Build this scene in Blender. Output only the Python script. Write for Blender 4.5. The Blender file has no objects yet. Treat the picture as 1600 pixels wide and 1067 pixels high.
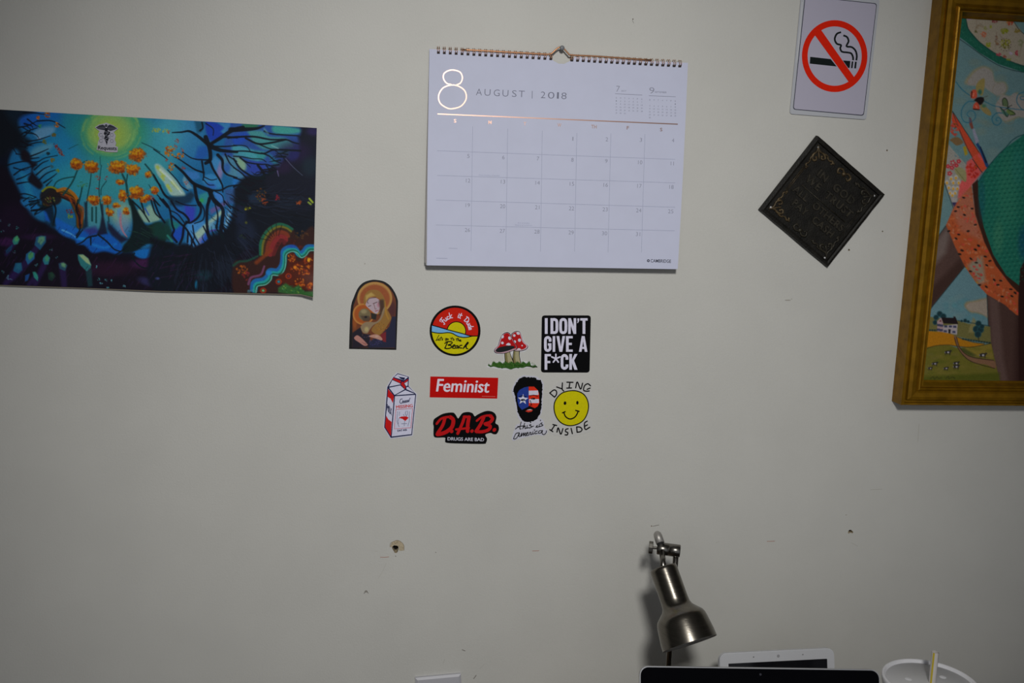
import bpy, bmesh, math, random
import numpy as np
from mathutils import Vector, Matrix
random.seed(4)
scene = bpy.context.scene
col = scene.collection

# ---------------------------------------------------------------- camera (solved from the vanishing points of calendar, poster, frame and outlet)
FPX, CX, CY = 1555.0, 800.0, 533.5
U = np.array([11500., 175., FPX]); U /= np.linalg.norm(U)
V = np.array([-350., 9500., FPX]); V -= U*(U@V); V /= np.linalg.norm(V)
N = np.cross(U, V)
DIST, HC = 1.45, 1.555                      # metres from lens to wall, lens height
def W(x, y, d=0.0):
    """photograph pixel -> point on the plane parallel to the wall, d metres in front of it (arrays allowed)"""
    x = np.asarray(x, float)-CX; y = np.asarray(y, float)-CY
    dx = x*U[0]+y*U[1]+FPX*U[2]; dy = x*N[0]+y*N[1]+FPX*N[2]; dz = -(x*V[0]+y*V[1]+FPX*V[2])
    t = (DIST-d)/dy
    return np.stack([dx*t, -d+0*t, HC+dz*t], -1)
def PIX(P):
    """world point -> photograph pixel"""
    P = np.asarray(P, float); q = P-np.array([0, -DIST, HC])
    a, b, c = q[..., 0], q[..., 1], -q[..., 2]
    X = a*U[0]+b*N[0]+c*V[0]; Y = a*U[1]+b*N[1]+c*V[1]; Z = a*U[2]+b*N[2]+c*V[2]
    return CX+FPX*X/Z, CY+FPX*Y/Z

cam_d = bpy.data.cameras.new('camera'); cam = bpy.data.objects.new('camera', cam_d); col.objects.link(cam)
cam_d.sensor_width = 36.0; cam_d.lens = FPX/1600*36.0; cam_d.clip_start = .02
Rc = np.array([[U[0], U[1], U[2]], [N[0], N[1], N[2]], [-V[0], -V[1], -V[2]]])   # image axes (right, down, forward) -> world
right, down, fwd = Rc[:, 0], Rc[:, 1], Rc[:, 2]
M = Matrix(((right[0], -down[0], -fwd[0], 0), (right[1], -down[1], -fwd[1], -DIST), (right[2], -down[2], -fwd[2], HC), (0, 0, 0, 1)))
cam.matrix_world = M
scene.camera = cam

# ---------------------------------------------------------------- world and light
world = bpy.data.worlds.new('world'); scene.world = world; world.use_nodes = True
bg = world.node_tree.nodes['Background']; bg.inputs[0].default_value = (.80, .84, .92, 1); bg.inputs[1].default_value = .42
scene.view_settings.view_transform = 'Standard'; scene.view_settings.look = 'None'
scene.view_settings.exposure = 0.0; scene.view_settings.gamma = 1.0; scene.view_settings.use_curve_mapping = False
LAMP = Vector((.06, -1.95, HC+.68)); LAMP_AIM = Vector(W(825, 610, 0)); LAMP_POWER = 97.0        # unseen lamp, placed from the shadows; its cone also stands in for lens vignetting
# ---------------------------------------------------------------- painted prints (procedural brush strokes -> vertex colours)
def catmull(p, n=6, closed=False):
    p = np.asarray(p, float)
    if len(p) < 3: return p
    q = np.vstack([p[-1:], p, p[:2]]) if closed else np.vstack([2*p[0]-p[1], p, 2*p[-1]-p[-2]])
    out = []
    for i in range(1, len(q)-2):
        a, b, c, d = q[i-1], q[i], q[i+1], q[i+2]
        for t in np.linspace(0, 1, n, endpoint=False):
            out.append(.5*((2*b)+(c-a)*t+(2*a-5*b+4*c-d)*t*t+(3*b-a-3*c+d)*t**3))
    if not closed: out.append(q[-2])
    return np.array(out)

def K(ox, oy, s):
    """crop coordinates -> photograph pixels"""
    def f(*pts):
        return [(ox+x/s, oy+y/s) for x, y in pts]
    return f

class Canvas:
    def __init__(s, x0, y0, x1, y1, S, base, seed=3):
        s.x0, s.y0, s.S = x0, y0, S
        s.w, s.h = int((x1-x0)*S), int((y1-y0)*S)
        s.a = np.empty((s.h, s.w, 3)); s.a[:] = np.array(base)/255.
        s.r = np.random.RandomState(seed)
    def box(s, xa, ya, xb, yb):
        i0 = max(0, int((xa-s.x0)*s.S)); i1 = min(s.w, int((xb-s.x0)*s.S)+2)
        j0 = max(0, int((ya-s.y0)*s.S)); j1 = min(s.h, int((yb-s.y0)*s.S)+2)
        if i1 <= i0 or j1 <= j0: return None
        X, Y = np.meshgrid(s.x0+(np.arange(i0, i1)+.5)/s.S, s.y0+(np.arange(j0, j1)+.5)/s.S)
        return (slice(j0, j1), slice(i0, i1)), X, Y
    def put(s, sl, m, col):
        c = np.array(col)/255.
        s.a[sl] = s.a[sl]*(1-m[..., None])+c*m[..., None]
    def blob(s, cx, cy, rx, ry, col, al=1., rot=0, hard=.3):
        R = max(rx, ry)+1
        b = s.box(cx-R, cy-R, cx+R, cy+R)
        if b is None: return
        sl, X, Y = b
        c, n = math.cos(rot), math.sin(rot)
        u = ((X-cx)*c+(Y-cy)*n)/rx; v = (-(X-cx)*n+(Y-cy)*c)/ry
        m = np.clip((1-np.sqrt(u*u+v*v))/max(1e-3, 1-hard), 0, 1)
        s.put(sl, m*m*(3-2*m)*al, col)
    def stroke(s, pts, w0, w1, col, al=1., soft=.8, smooth=True):
        p = catmull(pts, 5) if smooth else np.asarray(pts, float)
        W = max(w0, w1)/2+soft+.5
        n = len(p)-1
        b = s.box(p[:, 0].min()-W, p[:, 1].min()-W, p[:, 0].max()+W, p[:, 1].max()+W)
        if b is None: return
        sl, X, Y = b
        M = np.zeros(X.shape)
        for i in range(n):
            a, c = p[i], p[i+1]; d = c-a; L = d@d+1e-9
            t = np.clip(((X-a[0])*d[0]+(Y-a[1])*d[1])/L, 0, 1)
            D = np.hypot(X-a[0]-t*d[0], Y-a[1]-t*d[1])
            hw = (w0+(w1-w0)*(i+t)/n)/2
            M = np.maximum(M, np.clip((hw-D)/soft+.5, 0, 1))
        s.put(sl, M*al, col)
    def poly(s, pts, col, al=1., soft=1., smooth=False):
        p = catmull(pts, 6, True) if smooth else np.asarray(pts, float)
        b = s.box(p[:, 0].min()-soft-1, p[:, 1].min()-soft-1, p[:, 0].max()+soft+1, p[:, 1].max()+soft+1)
        if b is None: return
        sl, X, Y = b
        ins = np.zeros(X.shape, bool); D = np.full(X.shape, 1e9)
        q = np.roll(p, -1, 0)
        for (ax, ay), (bx, by) in zip(p, q):
            c = ((ay > Y) != (by > Y))
            with np.errstate(divide='ignore', invalid='ignore'):
                ins ^= c & (X < (bx-ax)*(Y-ay)/(by-ay+1e-12)+ax)
            dx, dy = bx-ax, by-ay; L = dx*dx+dy*dy+1e-9
            t = np.clip(((X-ax)*dx+(Y-ay)*dy)/L, 0, 1)
            D = np.minimum(D, np.hypot(X-ax-t*dx, Y-ay-t*dy))
        sd = np.where(ins, D, -D)
        s.put(sl, np.clip(sd/soft+.5, 0, 1)*al, col)
    def dabs(s, n, cx, cy, rx, ry, cols, size=2., al=.8, ang=0, asp=.6, jit=3.1):
        for k in range(n):
            t = s.r.uniform(0, 6.283); q = math.sqrt(s.r.uniform(0, 1))
            c = cols[s.r.randint(len(cols))]; z = size*s.r.uniform(.6, 1.3)
            s.blob(cx+rx*q*math.cos(t), cy+ry*q*math.sin(t), z, z*asp, c, al, ang+s.r.uniform(-jit, jit), .4)
    def grain(s, amp, f=1.5):
        h, w = int(s.h/f)+2, int(s.w/f)+2
        g = s.r.normal(0, 1, (h, w))
        s.a *= (1+amp*g[(np.arange(s.h)/f).astype(int)][:, (np.arange(s.w)/f).astype(int)])[..., None]
        np.clip(s.a, 0, 1, s.a)
    def sample(s, X, Y):
        u = np.clip((X-s.x0)*s.S-.5, 0, s.w-1.001); v = np.clip((Y-s.y0)*s.S-.5, 0, s.h-1.001)
        i, j = u.astype(int), v.astype(int); fu, fv = (u-i)[..., None], (v-j)[..., None]
        a = s.a
        return (a[j, i]*(1-fu)+a[j, i+1]*fu)*(1-fv)+(a[j+1, i]*(1-fu)+a[j+1, i+1]*fu)*fv

def paint_poster():
    c = Canvas(-60, 160, 500, 470, 1.5, (13, 17, 30))
    A1, A2, B1, B2 = K(0, 165, 6.885), K(0, 310, 6.885), K(120, 165, 6.885), K(120, 310, 6.885)
    C1, C2, D1, D2 = K(240, 165, 6.885), K(240, 310, 6.885), K(365, 165, 6.88), K(365, 310, 6.88)
    DK = (10, 16, 24); OR = [(158, 74, 10), (176, 98, 12), (132, 48, 12), (170, 116, 18), (112, 52, 16)]
    # far sky and the bowl
    c.poly([(-70, 150), (40, 150), (48, 200), (20, 235), (-70, 260)], (18, 24, 36), 1, 14)
    c.poly([(32, 160), (380, 160), (360, 230), (372, 300), (345, 360), (250, 390), (150, 385), (95, 360), (60, 335), (35, 300), (22, 255), (36, 215)], (22, 84, 128), 1, 12, True)
    c.blob(45, 188, 26, 20, (18, 62, 140), .9); c.blob(65, 180, 40, 20, (16, 78, 150), .7)
    c.poly([(14, 250), (26, 232), (44, 262), (62, 310), (70, 345), (45, 335), (30, 300), (16, 275)], (24, 92, 140), .9, 6, True)
    c.poly([(30, 268), (42, 272), (56, 315), (46, 322)], (30, 112, 150), .8, 5)
    c.blob(95, 250, 55, 75, (26, 110, 148), .8); c.blob(110, 290, 50, 45, (34, 120, 142), .8)
    c.blob(190, 275, 120, 75, (46, 124, 130), .9); c.blob(240, 230, 60, 70, (52, 130, 140), .8)
    c.blob(275, 200, 40, 50, (58, 134, 148), .7); c.blob(300, 215, 30, 60, (46, 108, 150), .6)
    c.blob(175, 205, 74, 62, (44, 122, 92), 1, 0, .45); c.blob(112, 190, 22, 34, (28, 116, 110), .5)
    c.blob(173, 206, 50, 43, (108, 142, 78), .95, 0, .5); c.blob(170, 210, 36, 34, (128, 148, 62), .9, 0, .3)
    for k in range(60):
        t = c.r.uniform(0, 6.28); q = c.r.uniform(25, 50)
        c.stroke([(173+q*math.cos(t+d), 206+.87*q*math.sin(t+d)) for d in (-.25, 0, .25)], 3, 2, [(126, 150, 74), (96, 142, 84), (116, 152, 88)][k % 3], .35, 2)
    # pale panes near the horizon
    c.blob(150, 335, 35, 40, (70, 132, 132), .7); c.blob(190, 335, 26, 30, (118, 146, 122), .85); c.blob(192, 352, 16, 24, (92, 118, 150), .6)
    c.poly(B2((740, 100), (790, 70), (850, 150), (895, 230), (780, 262), (700, 240), (650, 130)), (118, 148, 128), .9, 4, True)
    c.stroke(B2((735, 110), (775, 180)), 3, 2, (30, 70, 150), .8)
    c.stroke(B2((470, 160), (470, 260), (495, 350), (540, 415)), 4, 2, (150, 96, 110), .8)
    c.blob(186, 332, 5, 12, (70, 120, 170), .7)
    c.poly(C1((10, 640), (60, 630), (140, 700), (230, 790), (330, 930), (330, 975), (190, 965), (110, 830), (40, 740)), (128, 156, 148), .95, 3, True)
    for p in [((40, 660), (120, 760)), ((150, 860), (190, 920)), ((200, 820), (270, 900)), ((90, 760), (110, 800))]:
        c.stroke(C1(*p), 5, 3, (142, 158, 62), .8, 2)
    c.stroke(C1((70, 690), (180, 790), (300, 940)), 4, 2, (168, 188, 190), .7, 2)
    c.poly(C1((330, 760), (400, 860), (420, 890), (360, 900), (310, 800)), (110, 140, 150), .7, 3)
    # left flank patches, painted twigs
    c.poly(A1((360, 290), (450, 235), (580, 228), (585, 280), (520, 330), (430, 360)), (84, 126, 158), .85, 6, True)
    c.poly(A1((330, 500), (400, 440), (560, 410), (545, 470), (430, 530), (340, 560)), (70, 122, 146), .8, 6, True)
    c.blob(61, 216, 4, 3, (130, 140, 165), .7)
    c.poly(A1((395, 700), (530, 640), (540, 680), (430, 770)), (50, 110, 140), .8, 4)
    c.poly(A1((0, 0), (400, 40), (250, 110), (200, 170), (230, 300), (330, 380), (290, 470), (330, 560), (240, 570), (180, 470), (100, 460), (0, 560), (-400, 560), (-400, 0)), (13, 17, 24), .85, 7, True)
    for p in [((0, 545), (60, 480), (130, 455), (180, 520)), ((0, 670), (130, 625), (260, 600), (400, 605), (480, 565), (620, 535)), ((150, 745), (230, 690), (340, 655), (400, 640)), ((180, 795), (260, 765), (330, 725)),
              ((200, 235), (300, 215), (400, 165)), ((210, 320), (280, 280), (400, 240)), ((250, 80), (370, 80), (480, 95)), ((260, 330), (330, 265)), ((280, 385), (400, 370), (540, 325)), ((330, 545), (420, 510), (520, 465)),
              ((270, 440), (380, 400), (480, 390)), ((390, 745), (470, 680), (540, 650)), ((420, 800), (500, 730), (600, 690)), ((470, 830), (560, 770), (610, 730)), ((500, 860), (560, 800)), ((200, 955), (280, 950), (390, 985)), ((220, 990), (330, 1005), (390, 985)),
              ((400, 165), (560, 165), (700, 240)), ((330, 570), (420, 560)), ((370, 690), (450, 620), (520, 590))]:
        c.stroke(A1(*p), 2.6, 1.2, (12, 18, 26), .9)
    c.poly(A1((240, 480), (310, 510), (340, 600), (400, 620), (350, 700), (400, 770), (460, 850), (430, 900), (360, 860), (300, 800), (340, 700), (310, 620), (230, 580)), (20, 16, 24), .95, 4, True)
    for x, y, r, cl in [(510, 95, 6, OR), (412, 130, 3, OR), (612, 205, 5, OR), (580, 315, 4, [(70, 80, 30), (90, 70, 30)]), (480, 390, 4, [(80, 80, 30)]), (565, 585, 4, [(110, 80, 20), (80, 90, 30)]), (620, 700, 3, [(90, 110, 40)]), (430, 220, 3, [(40, 110, 70)]), (520, 515, 3, [(20, 40, 50)]), (560, 655, 3, [(40, 80, 90)])]:
        x, y = A1((x, y))[0]; c.dabs(22, x, y, r*.8, r*.8, cl, 1.8)
    for k in range(16):
        t = k/15; x, y = A1((595+80*t, 420+115*t))[0]; c.dabs(3, x, y, 2.5, 3, [(110, 25, 30), (130, 50, 25), (80, 20, 30)], 1.7)
    # the dark rim and purple ground
    c.poly([(-70, 240), (0, 258), (18, 275), (30, 300), (48, 335), (70, 352), (95, 368), (125, 384), (170, 396), (205, 400), (250, 398), (330, 380), (420, 400), (420, 480), (-70, 480)], (17, 13, 24), .97, 8, True)
    c.blob(20, 345, 40, 40, (26, 15, 34), .7); c.blob(10, 378, 22, 10, (58, 24, 70), .7); c.blob(60, 370, 40, 8, (40, 20, 52), .6)
    c.blob(170, 420, 60, 18, (36, 18, 36), .8); c.blob(225, 412, 30, 12, (56, 24, 62), .8); c.blob(255, 425, 30, 14, (46, 22, 56), .8); c.blob(230, 440, 22, 9, (38, 38, 76), .8, .3)
    # river
    c.poly(A2((470, 110), (560, 100), (560, 260), (490, 235)), (20, 74, 160), .9, 3)
    c.poly(A2((600, 210), (700, 260), (830, 330), (900, 380), (890, 490), (800, 440), (680, 400), (600, 320)), (20, 82, 160), .95, 4, True)
    c.stroke(A2((670, 340), (760, 380), (810, 415)), 3, 2, (70, 140, 190), .8)
    c.poly(A2((230, 10), (380, 20), (410, 80), (470, 170), (400, 180), (330, 130), (240, 70)), (26, 96, 150), .9, 4, True)
    c.poly(B2((0, 410), (120, 330), (330, 370), (420, 430), (500, 540), (440, 600), (300, 570), (170, 585), (80, 500), (0, 490)), (16, 74, 152), .95, 4, True)
    c.poly(B2((60, 330), (200, 300), (250, 370), (150, 400)), (44, 42, 100), .8, 6)
    c.blob(128, 373, 12, 4, (30, 120, 180), .8); c.stroke(B2((180, 500), (300, 530), (420, 490)), 5, 3, (24, 104, 176), .7, 3)
    c.poly(B2((610, 580), (700, 545), (895, 540), (1000, 560), (1040, 600), (895, 590), (740, 645), (650, 630)), (16, 88, 156), .95, 3, True)
    c.poly(C2((0, 540), (110, 560), (240, 520), (200, 570), (90, 620), (0, 640)), (16, 70, 120), .9, 4)
    # striped burrow on the left
    for k, (col, w) in enumerate([((24, 20, 18), 40), ((105, 88, 22), 34), ((36, 22, 20), 29), ((140, 78, 20), 24), ((38, 20, 22), 19), ((92, 40, 22), 14), ((26, 18, 22), 9)]):
        c.stroke([(72+k, 318), (82, 303+k*.6), (96, 302+k), (112, 308+k*1.2), (118, 320), (124, 336), (125, 352)], w*.32, w*.3, col, .9, 2)
    c.poly(A1((450, 920), (520, 875), (590, 880), (640, 930), (660, 1020), (600, 1070), (480, 1060), (430, 990)), (28, 24, 26), .95, 3, True)
    c.stroke(A1((455, 920), (510, 880), (570, 880), (620, 910)), 3, 3, (112, 118, 24), .9)
    c.stroke(A1((620, 915), (700, 895), (780, 940), (830, 1010), (830, 1067)), 5, 5, (150, 88, 22), .9)
    c.stroke(A1((690, 955), (740, 980), (770, 1040)), 3, 3, (130, 58, 20), .8)
    c.dabs(30, 79, 312, 8, 5, [(82, 96, 36), (60, 80, 40), (110, 96, 60), (100, 44, 30)], 2)
    c.stroke(A2((850, 80), (890, 110), (890, 190), (870, 265)), 4, 4, (120, 60, 24), .8); c.stroke(A2((840, 160), (860, 265)), 3, 3, (140, 30, 30), .8)
    c.dabs(14, 109, 330, 7, 4, [(120, 24, 22), (90, 20, 20)], 2); c.dabs(16, 109, 338, 5, 4, [(110, 130, 24), (90, 120, 40)], 2)
    c.poly(A2((400, 0), (430, 60), (570, 90), (590, 240), (600, 300), (560, 300), (500, 150), (400, 70)), (12, 22, 28), .8, 3)
    for p in [((340, 130), (440, 120), (560, 80)), ((560, 20), (600, 120), (580, 260)), ((840, 20), (820, 120), (850, 200), (860, 330), (820, 400))]: c.stroke(A2(*p), 3.5, 2.2, (12, 18, 24), .9)
    # trunks and stems
    for p, w0, w1 in [(B1((155, 730), (140, 850), (115, 980), (100, 1120), (90, 1250)), 1.6, 2.2), (B1((265, 640), (245, 800), (240, 930), (255, 1060), (275, 1180)), 1.2, 2.2), (B1((320, 810), (265, 890), (260, 960)), 1.4, 1.6), (B1((55, 870), (40, 960), (10, 1040)), 1.8, 1.8),
                      (B1((490, 740), (530, 830), (545, 940), (575, 1060)), 3.2, 4.2), (B1((545, 740), (530, 860)), 2, 2), (B1((735, 630), (800, 710), (850, 800), (900, 860)), 2.5, 2.8), (B1((700, 400), (790, 440), (895, 500)), 1.4, 1.6), (B1((775, 850), (830, 950)), 1.2, 1.2), (B1((250, 550), (252, 640)), .8, 1),
                      (B1((50, 620), (110, 590)), 1.6, 1.2), (A1((830, 700), (790, 800), (740, 880), (680, 960)), 2.4, 3), (A1((800, 765), (680, 785), (610, 820), (580, 870)), 2, 2), (A1((885, 880), (860, 1000), (845, 1050)), 2, 2), (A1((740, 465), (840, 415)), 1, .8),
                      (B2((165, 100), (165, 240)), 3, 3), (B2((208, 95), (208, 260)), 2.6, 2.6), (B2((330, 60), (345, 250)), 1.8, 2.5)]:
        c.stroke(p, w0, w1, (18, 56, 58), .9)
    c.poly(B2((80, 40), (110, 40), (115, 200), (120, 300), (60, 340), (90, 200)), (16, 30, 46), .85, 3)
    c.poly(B2((260, 60), (280, 60), (290, 200), (330, 380), (210, 400), (250, 300), (268, 180)), (20, 22, 38), .9, 3)
    c.poly(B2((330, 250), (380, 300), (480, 400), (560, 440), (480, 480), (380, 400), (330, 330)), (22, 18, 36), .85, 4)
    c.poly(B2((560, 0), (600, 20), (640, 110), (700, 220), (760, 290), (900, 260), (960, 440), (890, 510), (760, 490), (640, 560), (500, 580), (500, 510), (570, 420), (600, 300), (590, 150)), (13, 24, 26), .96, 3, True)
    c.poly(B2((760, 290), (895, 265), (1000, 300), (1060, 420), (950, 420), (840, 400)), (20, 44, 36), .8, 5)
    for p in [((600, 30), (700, 130), (780, 250)), ((680, 0), (720, 130), (730, 160)), ((800, 20), (840, 150), (895, 210)), ((820, 0), (895, 80)), ((230, 390), (330, 470), (400, 545), (470, 570)), ((210, 400), (120, 420), (60, 470), (0, 495)), ((150, 420), (150, 500)), ((540, 520), (460, 580), (360, 640)), ((620, 590), (600, 640), (700, 740), (860, 750)), ((0, 420), (60, 340))]:
        c.stroke(B2(*p), 2.8, 2, (12, 20, 26), .9)
    for k in range(26):
        x = 205+c.r.uniform(-18, 60); y = 362+c.r.uniform(-8, 20); c.stroke([(x, y), (x+14, y+3+c.r.uniform(-2, 6))], 1, .8, [(22, 44, 40), (30, 60, 48), (10, 16, 20)][k % 3], .6)
    # upper right canopy
    c.poly(C1((560, 170), (700, 190), (840, 185), (850, 260), (760, 330), (640, 380), (580, 330)), (20, 48, 140), .95, 4, True)
    c.poly(C1((690, 185), (830, 185), (830, 250), (760, 310), (720, 280), (760, 240)), (46, 108, 150), .9, 3)
    c.poly(C1((440, 165), (560, 170), (520, 280), (470, 300)), (18, 62, 84), .8, 4)
    c.poly(C1((480, 440), (580, 430), (590, 540), (520, 590), (440, 570)), (24, 68, 140), .8, 6)
    c.poly(D1((0, 190), (350, 200), (700, 235), (720, 300), (690, 340), (720, 400), (700, 520), (640, 600), (560, 560), (480, 660), (440, 640), (320, 760), (150, 760), (0, 760), (-120, 640), (-100, 400)), (34, 66, 128), .95, 6, True)
    for p, cl in [(((440, 215), (690, 245), (710, 290), (560, 310), (430, 290)), (50, 130, 118)), (((150, 280), (300, 270), (380, 330), (560, 350), (640, 440), (480, 470), (330, 470), (220, 400)), (54, 120, 118)), (((120, 480), (350, 500), (300, 590), (160, 560)), (44, 122, 120)), (((480, 490), (640, 490), (620, 550), (540, 530)), (34, 112, 116)),
                  (((0, 420), (200, 480), (260, 600), (130, 560), (0, 520)), (56, 128, 140)), (((0, 540), (120, 600), (130, 680), (80, 690)), (112, 146, 116)), (((380, 520), (480, 610), (490, 655), (420, 620)), (30, 108, 120)), (((160, 600), (320, 620), (320, 720), (180, 720)), (34, 52, 130)), (((0, 780), (100, 800), (80, 900), (0, 980)), (30, 96, 160)),
                  (((0, 320), (130, 290), (170, 340), (60, 420), (0, 410)), (26, 62, 150)), (((0, 640), (60, 700), (120, 780), (0, 760)), (60, 110, 140)), (((100, 195), (260, 200), (240, 240), (130, 250)), (36, 92, 60)), (((600, 500), (700, 480), (690, 560), (610, 600)), (26, 48, 130))]:
        c.poly(D1(*p), cl, .9, 5, True)
    c.poly(C1((620, 600), (660, 540), (720, 600), (740, 700), (700, 760), (650, 680)), (52, 112, 158), .9, 4)
    c.poly(C1((680, 700), (715, 600), (745, 720), (730, 790), (690, 770)), (112, 100, 140), .85, 4)
    c.poly(C1((740, 540), (895, 560), (895, 770), (800, 760), (750, 640)), (62, 112, 132), .85, 5)
    c.blob(355, 262, 8, 12, (30, 70, 140), .7)
    c.poly(C1((540, 760), (640, 740), (740, 830), (700, 890), (600, 880), (530, 820)), (44, 110, 158), .9, 4, True); c.blob(330, 290, 12, 6, (40, 70, 150), .6, .3)
    c.poly(C1((330, 690), (480, 720), (500, 780), (430, 800), (350, 760)), (48, 100, 160), .8, 4)
    c.poly(C1((490, 960), (570, 930), (610, 1000), (560, 1067), (490, 1060)), (40, 116, 120), .9, 4); c.blob(315, 313, 5, 5, (40, 130, 60), .8)
    c.poly(C1((640, 930), (730, 940), (760, 1020), (700, 1060)), (54, 104, 170), .9, 4); c.poly(C1((760, 900), (895, 880), (880, 1060), (780, 1060)), (44, 70, 118), .8, 5)
    # lower right panes
    c.poly(C2((210, 330), (320, 310), (330, 400), (250, 470), (200, 440)), (22, 62, 150), .95, 3, True); c.poly(C2((160, 220), (280, 270), (250, 330), (180, 320)), (28, 100, 92), .85, 4)
    c.poly(C2((330, 60), (450, 100), (440, 250), (400, 270), (320, 150)), (44, 50, 150), .9, 6); c.poly(C2((220, 60), (330, 80), (350, 200), (230, 200)), (30, 80, 150), .7, 6)
    c.poly(C2((360, 270), (540, 240), (580, 330), (520, 480), (420, 530), (350, 470)), (56, 116, 170), .95, 4)
    c.poly(C2((440, 380), (560, 270), (740, 110), (750, 160), (640, 260), (560, 360), (480, 460)), (128, 154, 140), .95, 4); c.poly(C2((480, 440), (580, 360), (560, 450), (500, 485)), (96, 90, 150), .8, 4)
    c.poly(C2((560, 370), (580, 430), (540, 480), (510, 470)), (24, 70, 160), .9, 3); c.poly(C2((590, 260), (660, 250), (660, 330), (600, 350)), (84, 132, 160), .8, 4)
    c.poly(C2((600, 120), (780, 20), (800, 60), (620, 170)), (88, 70, 120), .8, 4); c.stroke(C2((570, 360), (660, 340), (680, 330)), 3, 3, (70, 50, 130), .7)
    c.poly(C2((780, 120), (840, 90), (830, 240), (760, 360), (710, 385), (750, 260)), (52, 104, 150), .95, 4, True); c.stroke(C2((810, 170), (780, 280)), 4, 3, (120, 160, 180), .8, 3)
    c.poly(C2((0, 260), (160, 230), (210, 470), (80, 440), (0, 400)), (16, 48, 44), .85, 6)
    c.stroke(C2((150, 400), (200, 460)), 3, 3, (40, 120, 110), .8, 2)
    # dark banks on the right
    c.poly(C2((-20, 500), (240, 500), (330, 490), (440, 530), (560, 480), (640, 390), (720, 390), (820, 280), (870, 60), (870, -100), (1000, -230), (1300, -250), (1700, -200), (1700, 400), (1500, 380), (1200, 420), (900, 640), (700, 980), (0, 980)), (12, 17, 26), .97, 6, True)
    c.poly(D1((740, 230), (900, 240), (880, 1067), (500, 1067), (330, 800), (480, 680), (560, 600), (720, 560), (700, 400), (740, 330)), (17, 20, 32), .96, 8, True)
    c.blob(458, 238, 40, 26, (30, 22, 52), .7); c.blob(490, 205, 16, 10, (38, 30, 74), .7); c.blob(485, 260, 20, 22, (22, 36, 46), .7); c.blob(440, 262, 24, 14, (36, 24, 52), .6)
    c.blob(355, 420, 30, 28, (22, 28, 40), .8); c.blob(385, 365, 22, 30, (24, 32, 50), .8); c.blob(318, 430, 18, 12, (18, 44, 54), .8); c.blob(307, 445, 4, 10, (16, 92, 128), .8); c.blob(375, 335, 14, 24, (24, 34, 58), .7); c.blob(400, 310, 20, 12, (26, 46, 70), .6); c.blob(450, 315, 30, 14, (20, 30, 44), .6)
    for k in range(70):
        x = c.r.uniform(320, 480); y = c.r.uniform(300, 440)
        c.stroke([(x, y), (x+6, y+5), (x+13, y+7)], 1.4, .8, [(9, 11, 18), (30, 38, 54), (14, 16, 26)][k % 3], .55)
    for k in range(30):
        x = c.r.uniform(250, 300); y = c.r.uniform(400, 440); c.stroke([(x, y), (x+20, y-4)], 1.2, .8, [(42, 22, 50), (12, 12, 20)][k % 2], .6)
    c.blob(246, 435, 5, 3, (60, 70, 130), .7)
    # canopy branches
    for p, w0, w1 in [(C1((200, 290), (300, 285), (380, 275), (450, 310), (530, 370), (600, 430)), 1.6, 6), (C1((600, 420), (700, 360), (790, 300), (860, 260), (960, 240)), 5, 7), (C1((560, 340), (600, 450), (610, 580), (560, 620)), 7, 5), (C1((620, 440), (720, 480), (900, 500)), 8, 3.5), (C1((640, 400), (740, 340), (900, 345)), 4, 2.6), (C1((650, 440), (760, 440), (895, 430)), 3, 1.6),
                      (C1((690, 530), (740, 590), (745, 680), (790, 740), (895, 775)), 5, 2.2), (C1((770, 520), (820, 620), (895, 690)), 2.6, 1.6), (C1((800, 540), (895, 600)), 2, 1.4), (C1((600, 580), (640, 680), (700, 780), (740, 860), (745, 930)), 4, 2), (C1((600, 585), (480, 580), (400, 560), (310, 500)), 2.4, 1.4), (C1((540, 720), (450, 690), (370, 640), (280, 580), (220, 550)), 3, 1.4),
                      (C1((0, 470), (100, 540), (150, 580)), 1.4, 1.2), (C1((230, 640), (320, 720), (420, 830), (520, 880), (620, 920)), 3, 7), (C1((440, 850), (460, 980), (490, 1067)), 5, 5), (C1((590, 900), (610, 980), (580, 1067)), 5, 4), (C1((610, 930), (650, 1020), (700, 1067)), 6, 6), (C1((600, 910), (720, 910), (800, 870), (895, 855)), 3, 2), (C1((660, 920), (740, 970), (760, 1067)), 1.6, 1.4),
                      (C1((150, 690), (250, 800), (300, 870), (370, 915)), 1.4, 2), (C1((0, 740), (60, 850), (120, 960), (200, 1020)), 2, 4), (C1((0, 1000), (50, 1067)), 1.6, 1.6), (C1((40, 960), (110, 1040)), 1.6, 2), (C1((520, 600), (540, 740), (530, 800)), 3, 2), (C1((550, 770), (620, 800), (680, 790)), 1.6, 1.2), (C1((540, 800), (590, 850), (650, 855)), 1.6, 1.2), (C1((520, 180), (530, 240), (500, 270)), 2, 3), (C1((560, 190), (640, 250), (640, 320)), 1.6, 1.2)]:
        c.stroke(p, w0, w1, DK, .95)
    c.poly(C1((150, 980), (330, 970), (400, 920), (450, 960), (400, 1040), (300, 1080), (180, 1070)), (16, 36, 54), .85, 5)
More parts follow.
